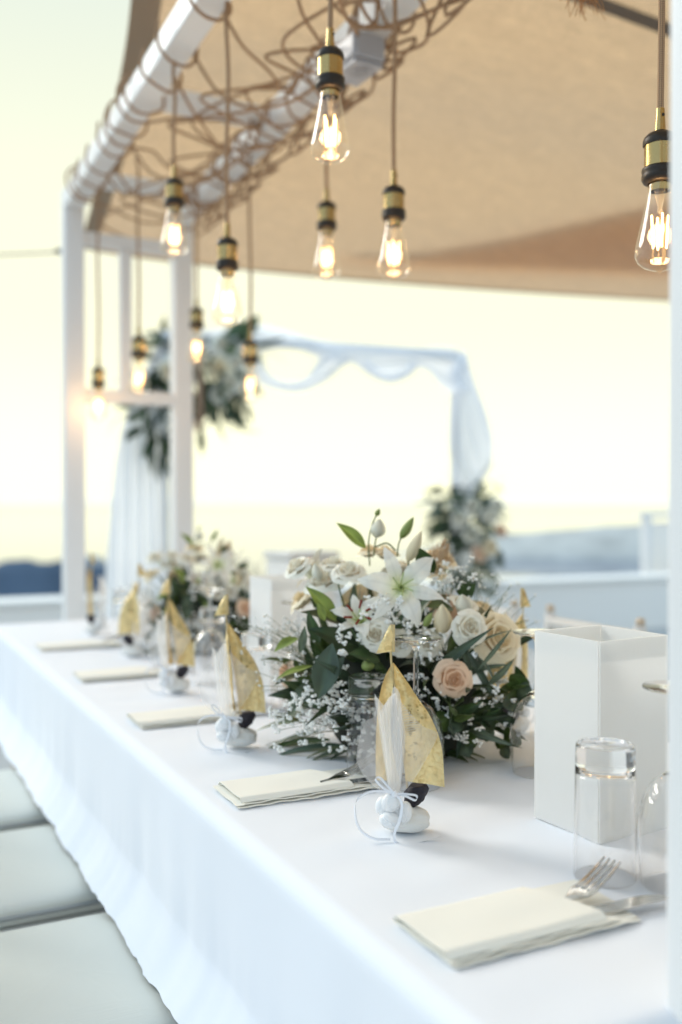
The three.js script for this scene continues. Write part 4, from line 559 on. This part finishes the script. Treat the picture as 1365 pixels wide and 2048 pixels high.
spray('flower_spray', 'big spray of leaves and white flowers at the top left of the arch', [[[0.3317,2.011], 0.25, 0.22, 130], [[0.0033,2.0572], 0.13, 0.17, 70], [[-0.0616,1.7052], 0.15, 0.2, 100], [[0.0351,1.8679], 0.14, 0.12, 30], [[0.3314,1.8162], 0.14, 0.1, 26]], [[[0.4538,2.3115], [0.3387,2.1736], 0.07, 1], [[0.4162,2.1785], [0.5635,2.3456], 0.1, 1], [[0.2581,1.9425], [0.2444,1.6996], 0.06, 1]],
  [[[0.0096,2.0098], 0.05, 'W'], [[0.0514,1.9069], 0.055, 'W'], [[-0.0355,1.9535], 0.045, 'C'], [[0.3151,2.1397], 0.05, 'W'], [[0.2815,1.9922], 0.055, 'C'], [[0.3651,1.8989], 0.055, 'W'], [[0.4058,2.0312], 0.045, 'W'], [[0.067,1.6457], 0.05, 'P'], [[0.2979,1.8311], 0.05, 'W'], [[0.1331,2.0645], 0.05, 'C'], [[0.4499,1.9519], 0.04, 'W'], [[0.0024,1.6597], 0.04, 'W']],
  [[[-0.1254,1.6399], [-0.0942,1.4035]], [[-0.046,1.5471], [-0.0624,1.3881]], [[0.4328,1.9184], [0.5524,1.7264]], [[0.0183,1.5487], [0.0179,1.3893]], [[0.3988,1.8516], [0.4939,1.7244]], [[0.198,1.6497], [0.2309,1.5539]], [[-0.1409,1.734], [-0.0939,1.5143]]], 5);
solo('dried_palm_stem', 'brown dried palm stem hanging in the arch flowers', 'stem', sweep([[1.9168,2.0736,-5.6581], [1.9046,1.826,-5.6048], [1.9032,1.58,-5.6021]], 0.021, 16, 8), std([0.3, 0.19, 0.12], 0.8));
spray('flower_spray', 'spray of leaves and pale flowers on the right leg of the arch', [[[2.1866,1.0206], 0.19, 0.18, 120], [[1.9999,1.166], 0.12, 0.1, 26], [[2.3553,1.166], 0.1, 0.12, 26], [[2.2081,0.7291], 0.14, 0.17, 70]], [], [[[2.0207,1.0364], 0.05, 'W'], [[2.1322,1.1225], 0.05, 'W'], [[2.2707,1.0382], 0.045, 'W'], [[2.145,0.9121], 0.05, 'W'], [[2.2711,0.83], 0.05, 'C'], [[2.187,0.7842], 0.045, 'P'], [[2.3256,1.1294], 0.04, 'W'], [[2.0744,0.9312], 0.035, 'W'], [[2.3558,0.9458], 0.035, 'P']], [[[2.2081,0.7291], [2.1874,0.5476]], [[2.3687,0.8722], [2.4635,0.7783]]], 6);

// ---------------------------------------------------------------- white gate frame by the parapet
{
  const p = [7.1058,0.4398,-7.2568], t = thing('gate_frame', 'small white gate frame standing behind the low terrace wall', 'gate', [p[0], 0, p[2]], -0.06);
  mesh('post', box(0.075, 1.0, 0.075, 0, 0.5, 0, 0.005), M.paint, t); mesh('post', box(0.075, 1.0, 0.075, 0.9, 0.5, 0, 0.005), M.paint, t);
  mesh('top_rail', box(1.05, 0.05, 0.09, 0.43, 1.02, 0, 0.005), M.paint, t); mesh('panel', box(0.8, 0.92, 0.03, 0.45, 0.48, -0.012, 0.004), M.plaster, t);
}

scene.traverse((o) => { if (o.isMesh) { o.castShadow = true; o.receiveShadow = true; } if (o.isPointLight) { o.castShadow = true; } });
renderer.render(scene, camera);
